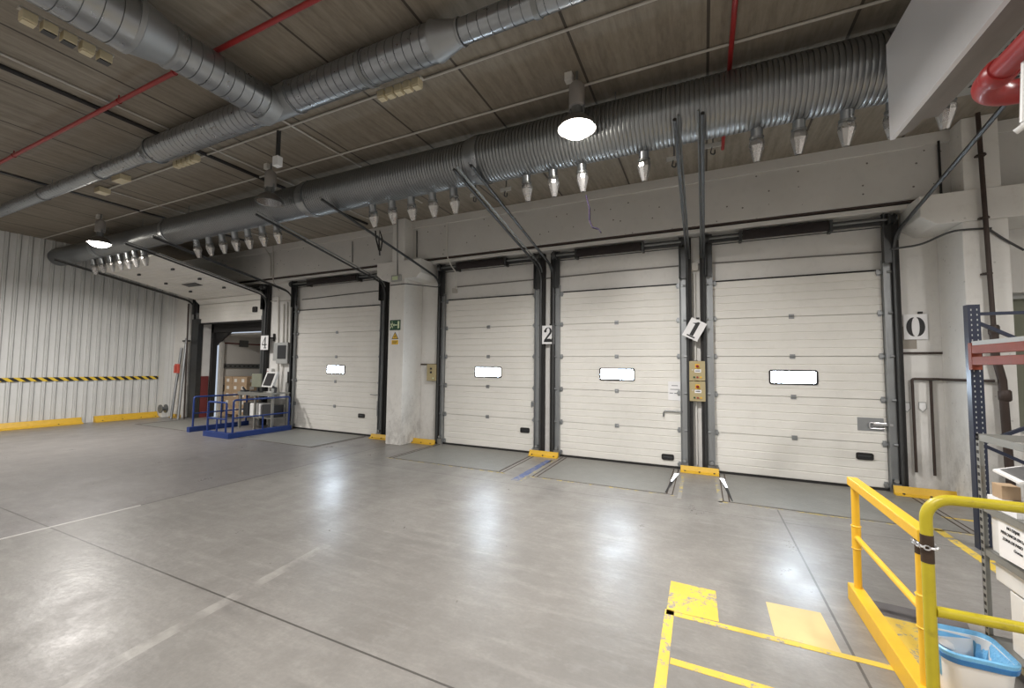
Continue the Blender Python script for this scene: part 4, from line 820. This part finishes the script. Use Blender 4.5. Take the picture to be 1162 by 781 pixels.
obj('printer_deck', G().box(SX+.06, SX+.4, SY-.74, SY-.34, 1.06, 1.075), M_DARKP, t)
obj('rear_cover', G().box(SX+.1, SX+.42, SY-.6, SY-.21, 1.155, 1.275), M_WHITE, t, bevel=.03)
Q = [(SX-.02, SY-.2, 1.13), (SX-.02, SY-.42, 1.11), (SX+.3, SY-.46, 1.185), (SX+.3, SY-.14, 1.2)]
obj('input_tray', slab(Q, (0, 0, .012)), M_WHITE, t)
c = sum((Vector(q) for q in Q), Vector())/4; obj('tray_mat', slab([c+(Vector(q)-c)*.86+Vector((0, 0, .0125)) for q in Q], (0, 0, .002)), pm('tray_grey', (.13, .13, .13), .6), t)
obj('tray_arm', G().bar((SX+.12, SY-.36, 1.05), (SX+.12, SY-.3, 1.15), .03, .03), M_DARKP, t)
solo('paper_stack', G().box(SX+.02, SX+.3, SY-.3, SY-.045, .9, .965), M_PAPER, 'stack of papers on the upper shelf', 'paper')
solo('cardboard_box', G().box(SX+.03, SX+.11, SY-.16, SY-.07, .966, 1.045), M_CARD, 'small brown cardboard box on the upper shelf', 'cardboard box', bevel=.003)
# pallet rack
t = root('pallet_rack', 'pallet rack with dark blue upright and orange beams behind the shelf', 'rack', (2.45, 5.5, 0)); RX, RY = 2.37, 5.56
for yy in (RY,):
    u = obj('upright', G().box(RX, RX+.09, yy-.003, yy, 0, 2.36).box(RX, RX+.004, yy, yy+.075, 0, 2.36).box(RX+.086, RX+.09, yy, yy+.075, 0, 2.36), M_RACKB, t)
    g = G(); z = .05
    while z < 2.34: g.box(RX+.02, RX+.028, yy-.0035, yy-.003, z, z+.018); g.box(RX+.062, RX+.07, yy-.0035, yy-.003, z, z+.018); z += .05
    obj('slots', g, M_GREY, u)
    obj('upright', G().box(RX+1.0, RX+1.09, yy, yy+.07, 0, 2.36), M_RACKB, t)
    obj('brace', G().bar((RX+.05, yy+.04, 2.27), (RX+1.05, yy+.04, 2.27), .03, .03), M_RACKB, t)
    for a, b in ((2.2, 1.6), (1.0, 1.55), (1.0, .5)): obj('brace', G().bar((RX+.06, yy+.04, a), (RX+1.03, yy+.04, b), .03, .03), M_RACKB, t)
for z in (1.875, 1.765): obj('beam', G().box(RX-.01, RX+.04, RY-2.7, RY-.02, z, z+.08).box(RX+.04, RX+.05, RY-2.7, RY-.02, z, z+.05), M_RACKO, t, bevel=.006)
obj('beam_connector', G().box(RX-.012, RX+.06, RY-.06, RY-.004, 1.72, 1.98), M_RACKO, t)
obj('beam', G().box(RX+1.0, RX+1.05, RY-2.7, RY-.02, 1.84, 1.94), M_RACKO, t)
g = G()
for i in range(14): g.bar((RX, RY-.1-.19*i, 1.975), (RX+1.05, RY-.1-.19*i, 1.975), .006, .006)
for i in range(9): g.bar((RX+.02+.125*i, RY-2.7, 1.97), (RX+.02+.125*i, RY-.05, 1.97), .006, .006)
g.box(RX-.005, RX+.01, RY-2.7, RY-.05, 1.955, 1.995)
obj('wire_deck', g, M_GREY, t)

# ------------------------------------------------------------------ behind the open door: shelter and trailer
solo('painted_board', G().box(D4L+.0, D4L+.015, 7.71, 7.93, 0, 1.3), M_REDP, 'dull red board on the left reveal of the open door', 'board')
g = G().box(D4L-.4, D4L+.1, 7.96, 8.1, 0, 3.6).box(D4R-.1, D4R+.4, 7.96, 8.1, 0, 3.6).box(D4L, D4R, 7.96, 8.1, 2.7, 3.6)
g.add([(D4L, 8.0, 2.75), (D4L, 8.12, 2.3), (D4L+.9, 8.05, 2.75), (D4L, 8.06, 2.75), (D4L, 8.18, 2.3), (D4L+.9, 8.11, 2.75)], [(0, 1, 2), (3, 4, 5), (0, 1, 4, 3), (1, 2, 5, 4), (0, 2, 5, 3)])
solo('dock_shelter', g, M_BLACK, 'black rubber dock shelter around the open door', 'dock shelter', (-12.9, 8.03, 0))
t = root('trailer', 'open white truck trailer docked behind the open door', 'trailer', (-12.9, 10, 0)); TXL, TXR = -14.25, -11.55
obj('side_wall', G().box(TXL-.05, TXL, 8.2, 14.5, -.05, 2.62), M_TRW, t); obj('side_wall', G().box(TXR, TXR+.05, 8.2, 14.5, -.05, 2.62), M_TRW, t)
obj('trailer_roof', G().box(TXL-.05, TXR+.05, 8.2, 14.5, 2.62, 2.68), M_TRW, t); obj('trailer_floor', G().box(TXL, TXR, 8.02, 14.5, -.06, -.005), M_STEELG, t); obj('end_wall', G().box(TXL-.05, TXR+.05, 14.5, 14.55, -.05, 2.68), M_TRW, t)
obj('door_post', G().box(TXL-.05, TXL+.07, 8.14, 8.24, 0, 2.68), M_PVC, t); obj('red_stripe', G().box(TXL, TXL+.006, 8.24, 14.4, 2.36, 2.4), M_REDP, t)
obj('lashing_rail', G().box(TXL, TXL+.02, 8.24, 14.4, 1.55, 1.7), M_STEELG, t); g = G()
for i in range(40): g.box(TXL+.02, TXL+.022, 8.3+i*.15, 8.37+i*.15, 1.61, 1.64)
obj('rail_slots', g, M_BLACK, t); obj('vent_plate', G().box(TXL, TXL+.02, 8.75, 9.05, 2.28, 2.5), M_STEELG, t); obj('lower_vent', G().box(TXL, TXL+.02, 8.3, 8.5, .8, 1.0), M_STEELD, t)
pal = root('wooden_pallet', 'wooden pallet under the cartons in the trailer', 'pallet', (-13.5, 9.2, 0))
obj('pallet_deck', G().box(-14.2, -13.0, 8.27, 9.1, .10, .13), M_CARD, pal); obj('pallet_blocks', G().box(-14.2, -14.05, 8.27, 9.1, .0, .1).box(-13.62, -13.48, 8.27, 9.1, 0, .1).box(-13.15, -13.0, 8.27, 9.1, 0, .1), M_CARD, pal)
w = random.Random(5); rows = ['bottom', 'second', 'third', 'fourth', 'top']; cols = ['left front', 'centre front', 'right front']
cg2 = 'cartons stacked in the trailer'
proto = root('cardboard_carton', '', 'carton', (0, 0, 0), cg2)
obj('carton_body', G().box(-.185, .185, -.18, .18, 0, .23), M_CARD, proto, bevel=.006); obj('carton_label', G().box(-.07, .06, -.183, -.18, .06, .16), M_LABEL, proto); obj('side_label', G().box(.185, .188, -.07, .06, .06, .16), M_LABEL, proto)
k = 0
for iz in range(5):
    for ix in range(3):
        for iy in range(2):
            loc = (-14.0+.385*ix+w.uniform(-.008, .008), 8.48+.38*iy+w.uniform(-.008, .008), .131+.232*iz)
            lb = 'brown carton on the pallet in the trailer, %s row, %s stack%s' % (rows[iz], ('left', 'middle', 'right')[ix], ('', ' behind')[iy])
            if k == 0: proto.location = loc; proto['label'] = lb
            else: dup(proto, loc, lb)
            k += 1

# ------------------------------------------------------------------ blue railings and the desk
def tubeob(name, pts, par, r=.022, m=None): return obj(name, G().tube(fillet(pts, .05, 4), r, 12), m or M_BLUE, par, True)
t = root('blue_railing', 'blue tube railing along the left of the desk bay', 'railing', (-11.6, 6.8, 0)); h = .86
tubeob('top_rail', [(-11.6, 6.08, .05), (-11.6, 6.08, h), (-11.6, 7.4, h), (-11.6, 7.4, .05)], t); tubeob('mid_rail', [(-11.6, 6.08, .45), (-11.6, 7.4, .45)], t, .018); tubeob('post', [(-11.6, 6.74, .05), (-11.6, 6.74, h)], t, .018); obj('kick_plate', G().box(-11.66, -11.54, 5.98, 7.45, 0, .12), M_BLUE, t)
t = root('blue_railing', 'blue tube railing along the right of the desk bay with a corner base', 'railing', (-9.85, 6.6, 0))
tubeob('top_rail', [(-9.82, 5.97, .05), (-9.82, 5.97, h), (-9.82, 7.38, h), (-9.82, 7.38, .05)], t); tubeob('mid_rail', [(-9.82, 5.97, .45), (-9.82, 7.38, .45)], t, .018); tubeob('post', [(-9.82, 6.68, .05), (-9.82, 6.68, .45)], t, .018)
obj('kick_plate', G().box(-9.89, -9.76, 5.84, 7.42, 0, .12).box(-10.72, -9.891, 5.84, 5.96, 0, .12), M_BLUE, t)
t = root('blue_gate', 'small blue tube gate closing the front of the desk bay', 'gate', (-10.3, 5.9, .12))
tubeob('gate_frame', [(-10.66, 5.9, .12), (-10.66, 5.9, .8), (-9.96, 5.9, .8), (-9.96, 5.9, .12)], t); tubeob('mid_rail', [(-10.66, 5.9, .42), (-9.96, 5.9, .42)], t, .018); tubeob('post', [(-10.3, 5.9, .12), (-10.3, 5.9, .42)], t, .018)
t = root('work_desk', 'grey steel standing desk inside the blue railings', 'desk', (-10.6, 7.25, 0)); zt = .93
obj('desk_top', G().box(-11.35, -9.96, 6.98, 7.5, zt, zt+.03), M_SHELF, t, bevel=.004); obj('desk_frame', G().box(-11.35, -9.96, 6.99, 7.03, zt-.05, zt), M_SHELF, t)
for x in (-11.3, -10.68, -10.0):
    for y in (7.04, 7.45): obj('leg', G().box(x-.025, x+.025, y-.025, y+.025, 0, zt), M_SHELF, t)
obj('lower_shelf', G().box(-11.3, -10.0, 7.02, 7.47, .3, .32), M_SHELF, t)
def slab(P, t): return G().add(list(P)+[Vector(q)+Vector(t) for q in P], [(0, 1, 2, 3), (7, 6, 5, 4), (0, 1, 5, 4), (1, 2, 6, 5), (2, 3, 7, 6), (3, 0, 4, 7)])
mx = -10.42
t = root('touch_monitor', 'white framed touch monitor tilted on the desk', 'monitor', (mx, 7.25, .96))
obj('monitor_frame', slab([(mx-.23, 7.16, 1.1), (mx+.2, 7.16, 1.1), (mx+.26, 7.26, 1.5), (mx-.17, 7.26, 1.5)], (0, .06, 0)), M_WHITE, t)
obj('screen', slab([(mx-.17, 7.158, 1.14), (mx+.13, 7.158, 1.14), (mx+.18, 7.247, 1.46), (mx-.12, 7.247, 1.46)], (0, .006, 0)), M_SCREEN, t)
obj('monitor_stand', G().tube([(mx, 7.33, .96), (mx, 7.29, 1.25)], .03, 10).box(mx-.1, mx+.1, 7.22, 7.42, .96, .975), M_WHITE, t)
t = root('alarm_station', 'white switch board with red buttons behind the monitor', 'alarm', (-11.0, 7.6, 1.2)); obj('panel_plate', G().box(-11.1, -10.9, 7.6, WF, 1.2, 1.58), M_WHITE, t, bevel=.01)
for z in (1.3, 1.48): obj('push_button', G().tube([(-11.04, 7.58, z), (-11.04, 7.6, z)], .03, 12), M_RED, t)
t = root('flat_monitor', 'dark flat monitor seen from behind at the left of the desk', 'monitor', (-11.0, 7.25, .96)); obj('monitor_back', G().box(-11.2, -10.8, 7.25, 7.29, 1.08, 1.44), M_OLIVE, t, bevel=.008); obj('monitor_stand', G().box(-11.03, -10.97, 7.29, 7.32, .96, 1.2).box(-11.12, -10.88, 7.2, 7.4, .96, .975), M_DARKP, t)
solo('keyboard', G().box(-10.85, -10.5, 7.0, 7.12, .961, .98), M_DARKP, 'black keyboard on the desk', 'keyboard')
solo('barcode_scanner', G().tube([(-10.08, 7.15, .96), (-10.08, 7.17, 1.08), (-10.13, 7.1, 1.12)], .035, 8), M_DARKP, 'black hand scanner on the desk right of the monitor', 'scanner')
solo('desk_device', G().box(-11.3, -11.12, 7.02, 7.15, .96, 1.0).tube([(-11.2, 7.1, .98), (-11.25, 7.05, 1.08)], .025, 8), M_DARKP, 'small black device at the left end of the desk', 'device')
solo('label_printer', G().box(-11.0, -10.56, 7.1, 7.4, .32, .66), M_WHITE, 'white printer on the lower desk shelf', 'printer', bevel=.02)
solo('computer_case', G().box(-10.5, -10.08, 7.1, 7.42, .32, .64), M_DARKP, 'black computer case on the lower desk shelf, right', 'computer', bevel=.01)
solo('computer_case', G().box(-11.27, -11.06, 7.1, 7.42, .32, .66), M_DARKP, 'black case on the lower desk shelf, left', 'computer', bevel=.01)
for i, (px, py, ex) in enumerate(((765, 180, 'left of the two rails above sign 1'), (809, 165, 'right of the two rails above sign 1'), (539, 221, 'left of the two rails above sign 2'), (574, 215, 'right of the two rails above sign 2'))):
    c = at(px, py, Y=5.45); t = root('ceiling_bracket', 'pale bracket plate under the ceiling, '+ex, 'bracket', c, 'track hanger plates')
    obj('bracket_plate', G().box(c.x-.09, c.x+.09, c.y-.005, c.y, c.z-.03, c.z+.03), M_PVCW, t); obj('drop_rod', G().tube([(c.x, c.y+.01, c.z-.02), (c.x, c.y+.01, ZC)], .01, 6), M_STEELG, t)
    obj('hook', G().tube(fillet([(c.x-.01, c.y, c.z-.02), (c.x-.03, c.y, c.z-.1), (c.x+.02, c.y, c.z-.12), (c.x+.02, c.y, c.z-.06)], .03), .008, 6), M_STEELD, t)

# things in the far left corner
lp = 'poles leaning in the far left corner'
for i, (a, b, r, m, lb) in enumerate((((194, 474), (206, 395), .035, M_GALVL, 'grey metal pole leaning in the corner, left one'), ((202, 474), (212, 384), .035, M_GALVL, 'grey metal pole leaning in the corner, right one'), ((209, 473), (214, 345), .022, M_RUSTB, 'thin dark upright rod in the corner'))):
    p0 = at(*a, Y=7.15 if i < 2 else 7.35); p0.z = max(p0.z, .0); p1 = at(*b, Y=7.4); p0.z = .0
    solo('leaning_pole', G().tube([p0, p1], r, 12), m, lb, 'pole', smooth=True, group=lp)
c = at(202, 419, Y=7.25); solo('red_clamp', G().box(c.x-.13, c.x-.05, c.y-.05, c.y, c.z-.12, c.z+.12).box(c.x+.02, c.x+.1, c.y-.05, c.y, c.z-.12, c.z+.12).box(c.x-.13, c.x+.1, c.y-.03, c.y, c.z+.1, c.z+.16), pm('clamp_red', (.6, .1, .07), .5), 'red clamp around the leaning poles', 'clamp')
c = at(185, 464, Y=7.0); solo('cable_reel', G().lathe([(-.08, .13), (-.06, .13), (-.05, .06), (.05, .06), (.06, .13), (.08, .13)], c, (0, 1, 0), 18), M_STEELG, 'small dark reel hanging low at the end of the corrugated wall', 'reel', smooth=True)
c = at(211, 387, Y=7.4); solo('tool_bracket', G().box(c.x-.16, c.x+.16, 7.38, 7.45, c.z-.02, c.z+.02), M_BLACK, 'black cross bracket holding the rod in the corner', 'bracket')

# ------------------------------------------------------------------ world and view
w = D.worlds.new('world'); bpy.context.scene.world = w; w.use_nodes = True
w.node_tree.nodes['Background'].inputs[0].default_value = (.75, .85, 1, 1); w.node_tree.nodes['Background'].inputs[1].default_value = .6
vs = bpy.context.scene.view_settings; vs.view_transform = 'Standard'; vs.look = 'None'; vs.gamma = 1; vs.exposure = 0.16; vs.use_curve_mapping = False
